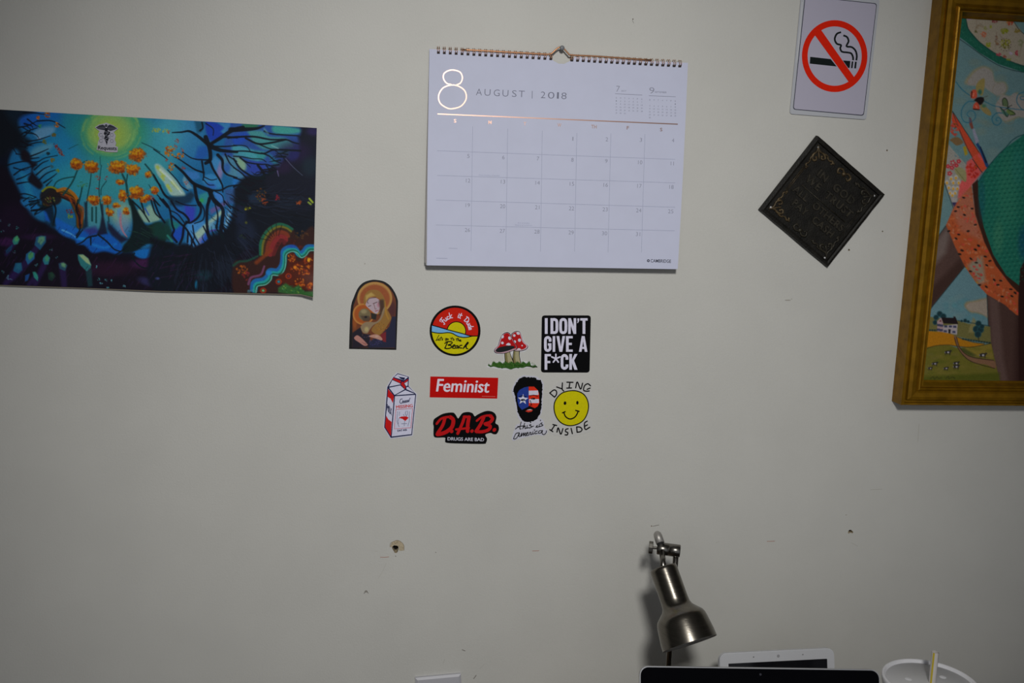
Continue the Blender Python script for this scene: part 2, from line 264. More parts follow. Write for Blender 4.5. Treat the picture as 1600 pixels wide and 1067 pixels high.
    for p, w0, w1 in [(D1((-30, 260), (120, 255), (250, 245), (330, 215)), 8, 2.5), (D1((-60, 345), (80, 335), (230, 335), (400, 365), (560, 365), (640, 395), (700, 410)), 3.4, 2), (D1((130, 350), (260, 410), (400, 400), (560, 365)), 3, 3), (D1((260, 410), (380, 460), (440, 470)), 2, 1.6), (D1((0, 425), (130, 435), (180, 490)), 1.6, 1.2), (D1((0, 490), (140, 490), (320, 515), (440, 475), (720, 485)), 2, 3), (D1((300, 510), (380, 540), (440, 590), (510, 620)), 2.4, 1.6), (D1((0, 545), (90, 550), (200, 570), (300, 575), (350, 605)), 2, 1.2), (D1((70, 560), (150, 610), (280, 630), (370, 635), (450, 680)), 2.4, 1.6), (D1((0, 570), (50, 650), (100, 700), (220, 770), (330, 780)), 2.6, 3), (D1((0, 665), (80, 720), (160, 800), (210, 830)), 2, 2.4), (D1((0, 775), (80, 800), (150, 840)), 2, 3),
                      (D1((260, 640), (320, 720), (330, 780)), 4, 4), (D1((350, 640), (400, 715)), 2, 1.6), (D1((330, 275), (420, 305), (700, 325)), 2.4, 2), (D1((70, 560), (180, 660)), 1.4, 1), (D1((0, 875), (60, 850), (140, 850)), 2, 2), (D1((430, 470), (520, 540), (560, 600)), 1.4, 1)]:
        c.stroke(p, w0, w1, DK, .95)
    c.stroke(D1((560, 570), (640, 660), (740, 750)), 1.2, .8, (84, 92, 116), .7); c.stroke(D1((470, 700), (485, 760)), 1.2, .8, (120, 110, 160), .8); c.stroke(D1((330, 250), (370, 300)), 3, 3, (80, 130, 130), .6, 2); c.stroke(D1((410, 430), (480, 460)), 2, 2, (110, 150, 150), .6)
    for p, w0, w1 in [(C2((100, 10), (170, 110), (200, 280), (220, 340), (200, 400), (250, 470)), 3, 3.4), (C2((190, 30), (250, 120), (330, 170), (380, 240), (330, 290), (310, 420), (280, 490)), 3, 4), (C2((200, 190), (280, 260), (360, 340), (420, 450), (450, 510)), 3, 3), (C2((460, 0), (510, 110), (480, 200), (400, 260), (350, 250)), 4, 3), (C2((500, 40), (545, 130), (530, 230), (440, 270)), 2.4, 1.6), (C2((600, 0), (575, 120), (575, 300), (600, 420)), 5, 4), (C2((640, 0), (740, 110), (740, 220), (720, 380)), 5, 6), (C2((660, 60), (690, 180), (680, 320)), 1.6, 3), (C2((240, 30), (340, 70), (460, 75)), 2, 1.6), (C2((370, 360), (365, 470)), 3, 3), (C2((420, 290), (440, 400), (490, 490)), 2, 2), (C2((535, 300), (580, 390)), 2.4, 2.4), (C2((0, 20), (60, 170), (120, 260)), 2.6, 3), (C2((70, 0), (150, 90)), 3, 4), (C2((760, 30), (830, 110)), 2.6, 2), (C2((180, 130), (260, 170), (330, 260)), 1.6, 2)]:
        c.stroke(p, w0, w1, (11, 16, 28), .95)
    c.poly(C2((-40, 420), (90, 460), (210, 480), (250, 500), (120, 560), (60, 480), (-40, 470)), (11, 16, 22), .9, 3); c.stroke(C2((30, 470), (90, 540), (110, 600)), 4, 3, DK, .9)
    # fringe of roots round the bowl, fibres of the dark banks, grooves of the purple ground
    rimL = catmull([(52, 190), (38, 215), (28, 255), (38, 300), (58, 330)], 12); rimR = catmull([(452, 232), (425, 262), (392, 285), (374, 315), (358, 350), (330, 374), (290, 386)], 12)
    for rim, (mx, my), n in ((rimL, (170, 270), 18), (rimR, (300, 270), 64)):
        for k in range(n):
            x, y = rim[c.r.randint(len(rim))]; x += c.r.uniform(-5, 5); y += c.r.uniform(-5, 5); L = math.hypot(mx-x, my-y); u, v = (mx-x)/L, (my-y)/L; q = c.r.uniform(7, 20); s = c.r.uniform(-.35, .35)
            c.stroke([(x-u*6, y-v*6), (x+u*q*.5-v*s*q, y+v*q*.5+u*s*q), (x+u*q, y+v*q)], c.r.uniform(1.6, 3.4), .5, [(11, 15, 24), (14, 13, 22), (10, 22, 28)][k % 3], .85)
    for k in range(330):
        t = c.r.uniform(-.75, 1.75); r0 = c.r.uniform(78, 150); q = c.r.uniform(10, 30); x0, y0 = 300+r0*math.cos(t)*1.15, 325+r0*math.sin(t)*.9
        if y0 < 292 or (x0 > 405 and y0 > 345): continue
        c.stroke([(x0, y0), (x0+q*math.cos(t+.2), y0+q*math.sin(t+.2)*.9), (x0+1.6*q*math.cos(t), y0+1.6*q*math.sin(t)*.9)], 1.5, .5, [(8, 10, 16), (30, 36, 54), (12, 13, 20), (22, 30, 42)][k % 4], .6)
    for k in range(260):
        x = c.r.uniform(-50, 300); y = 462-c.r.uniform(0, 1)**1.2*(120-abs(x-90)*.25); q = c.r.uniform(5, 18)
        if y < 398 and 90 < x < 260: continue
        c.stroke([(x, y), (x-q*.5, y+q*.8)], c.r.uniform(.8, 2.2), .5, [(50, 24, 62), (12, 9, 18), (34, 20, 58), (22, 12, 30), (62, 28, 66)][k % 5], .38)
    # flowers
    def flower(x, y, rx, ry, n, cols=OR, s=2.6):
        c.blob(x, y, rx*1.02, ry*1.02, (138, 68, 12), .9, 0, .45); c.dabs(n, x, y, rx*.92, ry*.92, [(150, 78, 12), (128, 52, 12), (160, 92, 14), (112, 50, 16)], s*1.25, .55, 0, .8)
        c.dabs(n//2, x-rx*.15, y-ry*.45, rx*.7, ry*.45, [(172, 124, 16), (160, 108, 14), (166, 132, 30)], s*.95, .6, 0, .8); c.dabs(n//2, x, y, rx*1.12, ry*1.12, cols, s*.6, .8)
        c.dabs(n//4, x+rx*.1, y+ry*.5, rx*.7, ry*.4, [(96, 40, 14), (84, 44, 18)], s*.8, .7)
    for f in [(B1((440, 660))[0], 15, 11, 70), (B1((600, 690))[0], 12, 9, 45), (B1((650, 530))[0], 14, 11, 70), (B1((160, 660))[0], 12, 10, 55), (A1((820, 625))[0], 10, 9, 50), (B1((640, 940))[0], 12, 11, 65), (B1((495, 970))[0], 7, 9, 36), (B1((180, 1020))[0], 10, 8, 46), (B1((325, 1015))[0], 8, 7, 34), (B1((465, 825))[0], 6, 4, 20), (B1((835, 910))[0], 7, 6, 26), (B1((770, 745))[0], 4, 5, 14), (B1((720, 1010))[0], 6, 5, 14), (B2((530, 140))[0], 6, 5, 18), (B2((365, 155))[0], 4, 6, 14), (B2((430, 75))[0], 5, 4, 12), (B2((325, 140))[0], 2, 6, 8), (B1((770, 990))[0], 5, 5, 14)]:
        flower(f[0][0], f[0][1], f[1], f[2], f[3])
    for (x, y), r, n in [(B1((228, 775))[0], 4, 16), (B1((320, 780))[0], 3, 9), (B1((225, 890))[0], 2, 5), (B1((800, 1000))[0], 5, 14)]: c.dabs(n, x, y, r, r, [(120, 30, 44), (96, 24, 36), (140, 60, 40)], 1.6)
    c.dabs(16, *B1((60, 850))[0], 9, 4, [(40, 96, 74), (56, 110, 70)], 2); c.dabs(12, *B1((850, 262))[0], 8, 3, [(120, 140, 60), (90, 120, 80)], 2)
    for (x, y), rx, ry, n in [(C1((170, 490))[0], 9, 8, 50), (C1((280, 540))[0], 8, 4, 24), (C1((190, 660))[0], 4, 7, 20)]: c.dabs(n, x, y, rx, ry, OR+[(170, 120, 20)], 2.2)
    for (x, y), r in [((130, 270), 6), ((35, 262), 5)]: c.dabs(16, *C1((x, y))[0], r, 3.5, [(140, 140, 50), (110, 140, 80)], 1.8)
    for x, y in [(160, 285), (250, 380), (235, 440), (130, 580), (310, 475), (320, 670), (10, 910), (355, 830)]: c.dabs(9, *C1((x, y))[0], 3, 3.4, [(130, 40, 36), (150, 70, 40), (110, 30, 40)], 1.6)
    # caves, agates
    c.dabs(40, *D1((295, 960))[0], 9, 10, [(84, 46, 22), (60, 56, 26), (110, 50, 26), (50, 40, 24)], 2); c.dabs(18, *D1((330, 1035))[0], 5, 5, [(130, 54, 22), (110, 44, 24)], 2)
    c.dabs(12, *D1((472, 990))[0], 4, 4, [(110, 22, 34)], 2); c.dabs(14, *D1((700, 1040))[0], 4, 3, [(120, 60, 26), (90, 40, 22)], 2); c.stroke(D1((815, 1000), (850, 1040)), 3, 3, (130, 150, 40), .9); c.stroke(D1((805, 1040), (830, 1060)), 3, 3, (110, 130, 50), .9)
    c.dabs(12, *D2((148, 110))[0], 4.5, 3.5, [(120, 120, 20), (150, 140, 30), (70, 70, 20)], 2); c.blob(*D2((135, 260))[0], 3, 3, (74, 78, 30), .8); c.dabs(10, *D2((90, 415))[0], 6, 4, [(30, 44, 30)], 2); c.dabs(8, *D2((700, 60))[0], 3, 3, [(130, 60, 26)], 2)
    c.poly(D2((0, 1010), (0, 700), (100, 670), (220, 660), (290, 590), (300, 420), (380, 310), (500, 270), (640, 330), (700, 420), (870, 330), (870, 1060), (600, 1020), (200, 1020)), (42, 24, 22), .95, 4, True)
    for (w, col, off) in [(5, (24, 84, 62), 0), (4, (92, 92, 32), 26), (5, (52, 34, 24), 52), (7, (104, 44, 28), 84), (8, (112, 34, 36), 130), (6, (80, 26, 28), 175)]:
        o = off
        c.stroke(D2((290+o*.8, 600), (295+o, 470+o*.2), (360+o*.75, 350+o*.75), (470+o*.2, 280+o), (560-o*.05, 290+o), (630-o*.5, 330+o*.9)), w, w*.8, col, .9, 1.5)
    for a in range(6):
        t = -2.9+a*.33; c.stroke([(432+10*math.cos(t), 378+10*math.sin(t)), (432+26*math.cos(t), 380+30*math.sin(t))], 1, 1, (20, 14, 16), .8)
    c.stroke(D2((0, 720), (60, 680), (150, 670), (260, 620)), 4, 3, (24, 62, 50), .8, 2)
    c.dabs(34, *D2((90, 770))[0], 9, 7, [(140, 72, 22), (110, 54, 22), (90, 44, 20)], 2.4); c.dabs(20, *D2((130, 830))[0], 6, 7, [(110, 34, 34), (84, 26, 28)], 2.4); c.stroke(D2((245, 690), (330, 620), (400, 560)), 6, 5, (104, 46, 22), .8, 3); c.dabs(30, *D2((600, 500))[0], 22, 8, [(70, 26, 22), (50, 20, 20)], 3)
    c.dabs(24, *D2((720, 390))[0], 12, 6, [(72, 46, 26), (50, 34, 22)], 2.4)
    c.stroke(D2((160, 920), (190, 850), (290, 820), (330, 730)), 4, 3, (94, 54, 84), .9); c.stroke(D2((170, 960), (220, 880), (310, 850)), 4, 3, (50, 24, 34), .9)
    band = [(225, 985), (240, 920), (330, 900), (385, 850), (400, 800), (480, 800), (530, 740), (545, 660), (550, 580), (610, 545), (670, 560), (710, 610), (760, 590), (800, 540), (860, 535)]
    c.stroke(D2(*[(x-8, y-14) for x, y in band]), 12, 8, (22, 84, 140), .95, 1.5); c.stroke(D2(*[(x+4, y+6) for x, y in band]), 7, 6, (26, 126, 122), .95, 1.2); c.stroke(D2(*[(x+12, y+16) for x, y in band]), 3.5, 3.5, (18, 80, 60), .95); c.stroke(D2(*[(x+16, y+26) for x, y in band]), 1.6, 1.6, (96, 160, 150), .8)
    c.blob(*D2((380, 800))[0], 7, 6, (30, 104, 170), .8); c.blob(*D2((630, 515))[0], 10, 4, (24, 60, 140), .8)
    c.poly(D2((600, 620), (650, 590), (700, 680), (860, 600), (860, 960), (760, 980), (560, 930), (480, 830), (560, 780)), (66, 24, 14), .9, 3, True)
    for x, y, rx, ry in [(680, 745, 10, 6), (800, 690, 7, 10), (720, 900, 9, 6), (625, 640, 6, 7), (820, 940, 5, 6), (760, 790, 9, 5)]: c.dabs(26, *D2((x, y))[0], rx, ry, [(120, 44, 16), (150, 72, 18), (96, 32, 16), (160, 90, 20)], 2.4)
    c.blob(*D2((808, 660))[0], 3.5, 5, (190, 140, 28), .9); c.blob(*D2((660, 740))[0], 4, 4, (186, 110, 26), .9)
    for x, y, cc in [(485, 895, (30, 110, 130)), (318, 990, (90, 150, 100)), (590, 835, (90, 40, 50))]:
        p = D2((x, y))[0]; c.blob(*p, 7, 6.5, (70, 20, 14), .95, 0, .7); c.blob(*p, 5.4, 5, (132, 48, 22), .95, 0, .7); c.blob(*p, 3.6, 3.4, (40, 16, 16), .95, 0, .6); c.blob(*p, 2.6, 2.4, cc, .95, 0, .6)
    c.poly(D2((480, 960), (560, 910), (640, 960), (700, 930), (760, 1000), (860, 1000), (860, 1060), (600, 1030), (480, 1010)), (40, 84, 40), .9, 3); c.dabs(30, *D2((640, 975))[0], 22, 6, [(90, 120, 50), (50, 100, 60), (30, 60, 40)], 2)
    c.dabs(14, *D2((190, 1000))[0], 9, 3, [(50, 84, 96), (70, 110, 120)], 2)
    # crystals
    for x0, y0, x1, y1, w in [(175, 450, 70, 600, 8), (440, 470, 330, 620, 10), (330, 640, 130, 860, 12), (500, 660, 380, 920, 10), (200, 740, 60, 920, 11), (670, 720, 690, 930, 11), (380, 840, 310, 930, 8)]: c.stroke(A2((x0, y0), (x1, y1)), w, w*.8, (36, 24, 66), .75, 4, False)
    for p, a, b in [(((150, 420), (185, 398), (212, 440), (190, 490), (150, 500), (132, 460)), (38, 116, 104), (70, 140, 84)), (((390, 415), (440, 400), (495, 405), (495, 470), (430, 555), (370, 500)), (28, 78, 108), (84, 132, 96)), (((280, 600), (330, 562), (375, 590), (370, 650), (300, 712), (275, 660)), (28, 88, 130), (66, 132, 70)), (((465, 640), (505, 600), (538, 640), (520, 710), (480, 712), (460, 670)), (34, 106, 118), (56, 124, 84)), (((165, 695), (230, 690), (240, 770), (200, 808), (140, 780)), (24, 76, 108), (30, 88, 112)), (((350, 790), (375, 790), (412, 850), (405, 890), (365, 850)), (36, 118, 108), (40, 124, 110)), (((630, 700), (680, 690), (725, 720), (700, 780), (640, 755)), (34, 70, 88), (92, 138, 96)), (((515, 800), (560, 790), (600, 840), (560, 890), (520, 870)), (22, 44, 40), (30, 56, 44)), (((270, 830), (320, 810), (300, 880), (270, 895)), (24, 64, 120), (24, 64, 120)), (((60, 560), (140, 490), (120, 560), (70, 600)), (22, 52, 84), (22, 60, 90))]:
        P = A2(*p); c.poly(P, a, .9, 1.5); m = np.mean(P, 0); c.poly([tuple(m+(np.array(q)-m)*.6+np.array((1.2, -2.2))) for q in P], b, .8, 2.5)
    P = B2((10, 605), (60, 600), (120, 640), (155, 710), (150, 750), (110, 790), (40, 720), (15, 660)); c.poly(P, (36, 100, 104), .95, 1.5); c.poly(B2((20, 605), (70, 605), (125, 650), (152, 720), (100, 690), (50, 640)), (132, 152, 110), .9, 2)
    c.poly(B2((95, 790), (160, 760), (170, 940), (120, 950)), (22, 52, 58), .8, 3)
    for x, y in [(155, 575), (390, 715), (550, 550), (25, 350), (185, 318), (95, 285), (610, 635), (5, 235), (30, 790)]: c.dabs(6, *A2((x, y))[0], 2.5, 2, [(50, 80, 96), (36, 110, 110), (70, 76, 100)], 1.4)
    for x, y in [(235, 868), (262, 915), (318, 875), (380, 885), (330, 962), (513, 945), (210, 735)]: c.dabs(6, *B2((x, y))[0], 2.2, 2, [(60, 140, 140), (90, 150, 170), (50, 100, 110)], 1.3)
    for k in range(160):
        x = c.r.uniform(-50, 260); y = c.r.uniform(350, 462); c.stroke([(x, y), (x-5, y+7)], 1.2, .7, [(40, 20, 54), (14, 10, 20), (26, 22, 48)][k % 3], .4)
    c.stroke(A2((70, 860), (90, 825), (85, 870), (110, 865), (130, 875)), .9, .9, (80, 130, 150), .8)
    c.grain(.045, 1)
    return c

def paint_picture():
    c = Canvas(1425, 10, 1860, 615, 1.25, (76, 100, 102), 7)
    E1, E2, E3 = K(1490, 0, 8.89), K(1470, 110, 7.115), K(1460, 250, 7.114)
    E4, E5 = K(1440, 380, 8.894), K(1430, 480, 6.276)
    LN = (22, 36, 38)
    for k in range(160):
        c.blob(c.r.uniform(1425, 1850), c.r.uniform(10, 480), c.r.uniform(6, 22), c.r.uniform(5, 14), [(70, 98, 104), (86, 106, 104), (66, 92, 96), (92, 104, 98)][k % 4], .35)
    for k in range(40):
        x = c.r.uniform(1500, 1600); y = c.r.uniform(60, 215); c.blob(x, y, 14, 9, [(62, 100, 106), (104, 100, 78)][k % 2], .22)
    # patterned banner top
    c.poly([(1500, 5), (1700, 5), (1700, 110), (1650, 116), (1600, 113), (1560, 100), (1530, 82), (1508, 64), (1495, 55)], (24, 72, 58), 1, .8)
    c.poly([(1508, 20), (1513, 45), (1530, 65), (1553, 82), (1580, 96), (1605, 104), (1700, 104), (1700, 10), (1508, 10)], (122, 114, 100), 1, .8, False)
    c.poly([(1583, 10), (1583, 32), (1600, 53), (1650, 80), (1860, 90), (1860, 10)], (78, 104, 104), 1, .8)
    for k in range(46):
        x = 1500+k*2.6; c.stroke([(x, 40), (x+8, 120)], .5, .5, (20, 50, 44), .0)
    edge = catmull([(1502, 30), (1506, 52), (1525, 72), (1550, 90), (1580, 103), (1605, 109), (1660, 112)], 12)
    for i in range(0, len(edge)-1):
        x, y = edge[i]; c.dabs(3, x, y, 4, 4, [(40, 92, 74), (18, 54, 46), (52, 96, 80)], 1.3, .5)
    c.stroke([(1508, 20), (1513, 45), (1530, 65), (1553, 82), (1580, 96), (1605, 104), (1660, 107)], .9, .9, LN); c.stroke([(1495, 58), (1515, 72), (1540, 90), (1565, 104), (1600, 113), (1650, 116)], .9, .9, LN); c.stroke([(1583, 32), (1600, 53), (1650, 80)], .9, .9, LN)
    for x, y, rx, ry, cl, n in [(420, 480, 6, 5, [(140, 84, 62), (130, 70, 50)], 18), (485, 620, 4, 4, [(104, 108, 30)], 12), (705, 430, 7, 5, [(92, 96, 24), (104, 106, 30)], 26), (600, 560, 3, 9, [(104, 80, 56), (90, 66, 60)], 14), (720, 610, 9, 10, [(104, 104, 34), (70, 66, 24), (120, 116, 60)], 40), (570, 290, 6, 3, [(90, 30, 34), (110, 60, 60)], 16), (780, 315, 6, 4, [(130, 46, 34), (140, 88, 40)], 20), (880, 430, 5, 4, [(100, 86, 40)], 14), (520, 380, 2, 3, [(110, 112, 40)], 6), (630, 760, 4, 2, [(130, 50, 60)], 9), (710, 785, 3, 2, [(110, 60, 50)], 8), (770, 830, 4, 2, [(100, 104, 40)], 8), (875, 750, 2, 6, [(120, 40, 50)], 10), (790, 745, 3, 2, [(136, 124, 140)], 8), (940, 590, 6, 7, [(96, 98, 70)], 16), (310, 440, 2, 3, [(70, 70, 40)], 6), (225, 262, 5, 2, [(120, 104, 128)], 8), (370, 370, 8, 4, [(104, 92, 72)], 9), (450, 390, 3, 3, [(104, 104, 60)], 6)]:
        c.dabs(int(n*1.3), *E1((x, y))[0], rx*.85, ry*.85, cl, 2.1, .9)
    for p in [((320, 280), (315, 440)), ((300, 400), (370, 330), (420, 380)), ((640, 480), (690, 550)), ((940, 650), (910, 790)), ((600, 440), (580, 640))]: c.stroke(E1(*p), .7, .6, (92, 76, 60), .8)
    for k in range(14):
        t = k*.45; p = E1((715+82*math.cos(t), 620+88*math.sin(t)))[0]; c.blob(*p, 1, 1, (50, 26, 30), .9)
    # clouds
    for pts in [[(305, 110), (380, 20), (480, -30), (570, 20), (600, 130), (700, 140), (725, 220), (650, 280), (560, 240), (470, 180), (380, 170), (300, 160)], [(640, 330), (680, 270), (760, 290), (820, 250), (900, 290), (1000, 280), (1000, 520), (850, 510), (720, 560), (650, 500), (610, 400)]]:
        c.poly(E2(*[(x+(x-560)*.1, y+(y-200)*.06-6) for x, y in pts]), (116, 104, 78), .8, 5, True); c.poly(E2(*pts), (112, 108, 104), .95, 1.6, True)
    for x, y, r in [(340, 120, 42), (650, 220, 75), (680, 320, 60), (760, 540, 60)]:
        c.stroke(E2(*[(x+r*math.cos(t), y+r*math.sin(t)) for t in np.linspace(0, 5, 9)]), .8, .8, (104, 92, 74), .6)
    # vine swirls
    BL = (34, 80, 96)
    for p in [((170, 130), (230, 205), (320, 275), (420, 310), (500, 350), (580, 390), (660, 408)), ((660, 408), (780, 425), (925, 440)), ((370, 345), (300, 350), (240, 420), (230, 510), (270, 575), (340, 570), (385, 520), (370, 460), (320, 450), (290, 490), (320, 520)), ((690, 475), (620, 475), (570, 530), (590, 595), (640, 605), (672, 565), (650, 525), (620, 530), (615, 555), (640, 560)), ((925, 240), (860, 270), (845, 350), (890, 420), (925, 440)), ((925, 325), (890, 320), (885, 295), (925, 290))]:
        c.stroke(E2(*p), 1.5, 1.1, BL)
    # butterflies
    c.poly(E2((400, 240), (390, 180), (420, 120), (475, 88), (490, 120), (480, 220), (455, 280)), (112, 100, 58), 1, 1, True); c.blob(*E2((435, 240))[0], 4.5, 6, (34, 76, 68), .9); c.poly(E2((450, 370), (540, 440), (562, 490), (530, 500), (470, 460), (440, 410)), (108, 96, 60), 1, 1, True); c.blob(*E2((480, 395))[0], 5, 4, (44, 84, 66), .8)
    c.poly(E2((400, 300), (340, 310), (330, 250), (360, 215), (395, 225)), (150, 62, 44), 1, 1, True); c.poly(E2((400, 350), (365, 380), (360, 430), (400, 440), (432, 425), (425, 380)), (146, 58, 42), 1, 1, True)
    for (x, y) in [(365, 260), (360, 280), (390, 395), (400, 410)]: c.blob(*E2((x, y))[0], 1.4, 2, (170, 110, 90), .8)
    c.stroke(E2((345, 235), (340, 300)), 1.6, 1, (30, 20, 20)); c.stroke(E2((362, 430), (430, 437)), 1.6, 1.4, (30, 20, 20)); c.poly(E2((370, 335), (410, 300), (470, 300), (480, 340), (440, 385), (400, 350)), (26, 20, 20), 1, 1.4, True); c.stroke(E2((470, 300), (520, 285)), .7, .6, (50, 46, 40))
    c.poly(E2((690, 390), (685, 330), (712, 305), (745, 350), (745, 400)), (70, 84, 58), 1, 1, True); c.poly(E2((745, 430), (800, 450), (828, 485), (770, 495), (730, 460)), (78, 94, 52), 1, 1, True); c.poly(E2((700, 440), (755, 490), (735, 515), (700, 490), (660, 420)), (54, 84, 72), 1, 1, True)
    for p in [((690, 390), (685, 330), (712, 305), (745, 350), (740, 420)), ((745, 430), (828, 485), (770, 500)), ((700, 450), (735, 515), (755, 490)), ((660, 410), (700, 440), (760, 410)), ((745, 410), (790, 385))]: c.stroke(E2(*p), .9, .9, (20, 24, 24))
    # scarf, sleeve and brush
    c.poly(E3((130, 60), (130, -210), (200, -120), (480, 190), (410, 310), (330, 400), (265, 430), (215, 540), (115, 260)), (112, 110, 104), 1, .8)
    c.poly(E2((130, 455), (150, 480), (300, 720), (440, 920), (520, 1060), (480, 1100), (400, 1060), (280, 850), (205, 680), (120, 560)), (146, 54, 34), 1, .8)
    c.stroke(E2((130, 455), (200, 640), (290, 850), (400, 1060)), 1, 1, LN, .8); c.stroke(E2((130, 455), (300, 715), (520, 1060)), 1, 1, LN, .9)
    c.dabs(40, *E2((160, 640))[0], 7, 12, [(150, 52, 38), (140, 46, 34)], 2.6); c.dabs(12, *E2((155, 610))[0], 3, 5, [(90, 70, 26), (60, 40, 20)], 1.6)
    c.poly(E2((100, 770), (180, 740), (250, 800), (180, 835), (130, 800)), (92, 70, 44), .95, 1.4, True)
    c.dabs(22, *E2((200, 920))[0], 7, 8, [(84, 108, 110), (70, 96, 104)], 1.8); c.poly(E2((245, 850), (280, 840), (300, 930), (270, 950)), (126, 106, 24), .9, 1)
    c.poly(E3((420, 270), (600, 60), (500, -80), (360, 20), (340, 180), (280, 260), (260, 430), (330, 400)), (160, 62, 60), .95, 3)
    c.dabs(50, *E3((430, 100))[0], 11, 13, [(150, 40, 28), (140, 32, 28), (124, 30, 26)], 3); c.dabs(10, *E3((460, 80))[0], 3, 4, [(120, 70, 20), (80, 30, 20)], 1.5)
    c.stroke(E3((425, -10), (530, 140)), .9, .9, LN)
    c.poly(E3((520, 0), (600, 70), (530, 140), (430, 0), (470, -60)), (154, 58, 36), .9, 1); c.stroke(E3((425, -10), (530, 140)), .9, .9, LN)
    for x, y, r in [(205, 30, 38), (170, 150, 30), (195, 85, 28), (150, 70, 24), (245, 60, 24), (270, 15, 26)]:
        for k in range(5): c.blob(*E3((x+r*.6*math.cos(k*1.256), y+r*.6*math.sin(k*1.256)))[0], 2.2, 2.2, (140, 26, 36), .9)
        c.blob(*E3((x, y))[0], 1.2, 1.2, (180, 120, 110), .8)
    c.poly(E3((225, 100), (280, 80), (350, 130), (350, 240), (290, 210), (240, 150)), (112, 108, 74), .95, 1.4, True); c.stroke(E3((230, 95), (345, 240)), .7, .7, (76, 74, 44))
    for x, y in [(185, 210), (140, 255), (210, 255), (270, 255), (160, 310), (210, 320), (255, 320), (175, 370), (230, 370), (200, 395), (240, 200)]:
        c.blob(*E3((x, y-8))[0], 4.4, 5, (150, 148, 146), .8); c.blob(*E3((x, y))[0], 2.6, 3.2, (158, 112, 26), .95)
    c.poly(E3((195, 470), (260, 470), (230, 550)), (34, 34, 66), 1, .8); c.stroke(E3((115, 260), (215, 550)), 1, 1, LN); c.poly(E3((185, 410), (250, 430), (255, 470), (200, 470)), (124, 118, 118), .9, 1)
    c.stroke(E2((400, 810), (450, 900), (515, 1060)), 4, 5, (26, 52, 86)); c.stroke(E2((440, 850), (505, 1020)), 1.6, 3, (16, 26, 44)); c.poly(E2((350, 660), (375, 645), (425, 790), (390, 820)), (108, 108, 122), 1, 1); c.poly(E2((315, 520), (335, 530), (365, 640), (340, 655), (318, 600)), (94, 52, 44), 1, 1); c.poly(E2((312, 520), (335, 545), (340, 580), (318, 585)), (60, 66, 84), 1, 1)
    # bare legs
    c.poly([(1479, 351), (1488, 366), (1497, 392), (1509, 418), (1450, 487), (1425, 515), (1425, 415), (1447, 395)], (62, 46, 42), 1, .8)
    c.poly([(1425, 420), (1450, 392), (1479, 356), (1484, 366), (1478, 395), (1450, 425), (1425, 450)], (88, 78, 74), .8, 9)
    c.poly([(1425, 515), (1425, 480), (1480, 425), (1500, 405), (1509, 418), (1450, 487)], (44, 30, 26), .8, 9)
    c.stroke([(1479, 351), (1447, 395), (1430, 415)], .9, .9, LN)
    # lower sky
    c.poly([(1507, 417), (1453, 484), (1447, 520), (1600, 540), (1600, 500), (1544, 465), (1530, 440)], (74, 100, 106), 1, .8)
    for k in range(40): c.blob(c.r.uniform(1478, 1540), c.r.uniform(462, 505), 8, 6, [(66, 104, 110), (84, 104, 104), (54, 96, 104)][k % 3], .3)
    c.stroke([(1507, 417), (1453, 484), (1450, 492)], .9, .9, LN)
    c.poly(E4((600, 880), (620, 820), (720, 800), (860, 770), (930, 780), (940, 1030), (860, 1000), (760, 970), (680, 960)), (116, 96, 66), .85, 4, True); c.poly(E4((620, 880), (660, 830), (780, 810), (930, 790), (930, 1010), (800, 960), (680, 940)), (116, 106, 96), .95, 2, True)
    # right leg
    c.poly([(1542, 455), (1600, 480), (1700, 470), (1700, 615), (1562, 615), (1550, 560), (1545, 520)], (56, 40, 36), 1, 1); c.poly([(1545, 462), (1560, 470), (1568, 560), (1575, 600), (1562, 600), (1550, 550)], (74, 58, 54), .8, 7); c.poly([(1590, 480), (1640, 470), (1640, 615), (1585, 615)], (36, 22, 20), .8, 12); c.stroke([(1542, 458), (1545, 520), (1551, 562), (1563, 600)], .9, .9, LN)
    # leaf-print apron
    ap = [(1518, 290), (1500, 310), (1490, 325), (1478, 352), (1484, 365), (1492, 385), (1508, 417), (1524, 440), (1542, 460), (1570, 476), (1588, 492), (1600, 495), (1602, 455), (1578, 440), (1560, 415), (1540, 380), (1525, 340), (1520, 310)]
    c.poly(ap, (132, 62, 34), 1, 1); c.poly([(1506, 300), (1520, 295), (1526, 345), (1538, 378), (1500, 360), (1488, 330)], (128, 78, 62), .8, 8); c.poly([(1525, 402), (1535, 400), (1540, 440), (1530, 445), (1512, 415)], (104, 104, 92), .85, 6)
    P = np.array(ap)
    for k in range(560):
        x = c.r.uniform(1480, 1600); y = c.r.uniform(290, 492)
        ins = False
        for (ax, ay), (bx, by) in zip(P, np.roll(P, -1, 0)):
            if (ay > y) != (by > y) and x < (bx-ax)*(y-ay)/(by-ay)+ax: ins = not ins
        if ins: c.blob(x, y, 3.6, 1.8, [(150, 60, 34), (126, 82, 56), (150, 84, 50), (112, 50, 30), (140, 96, 74), (156, 50, 44)][k % 6], .7, c.r.uniform(0, 3.1), .4)
    for x, y in [(325, 418), (265, 522), (235, 568), (335, 610), (160, 790), (270, 828), (375, 790), (240, 872), (490, 950), (455, 995), (305, 1005), (280, 1045), (455, 720), (420, 540)]: c.blob(*E3((x, y))[0], 3.2, 1.8, (26, 22, 22), .95, c.r.uniform(-.3, .7), .6)
    for x, y in [(565, 100), (530, 152), (685, 215), (760, 270), (680, 390), (805, 580), (900, 605), (1010, 510), (1100, 520), (1060, 578), (1120, 740), (1255, 735), (1240, 640), (1300, 690), (905, 305), (950, 245), (885, 185), (750, 90), (790, 35)]: c.blob(*E4((x, y))[0], 3.4, 1.8, (26, 22, 20), .95, c.r.uniform(-.3, .8), .6)
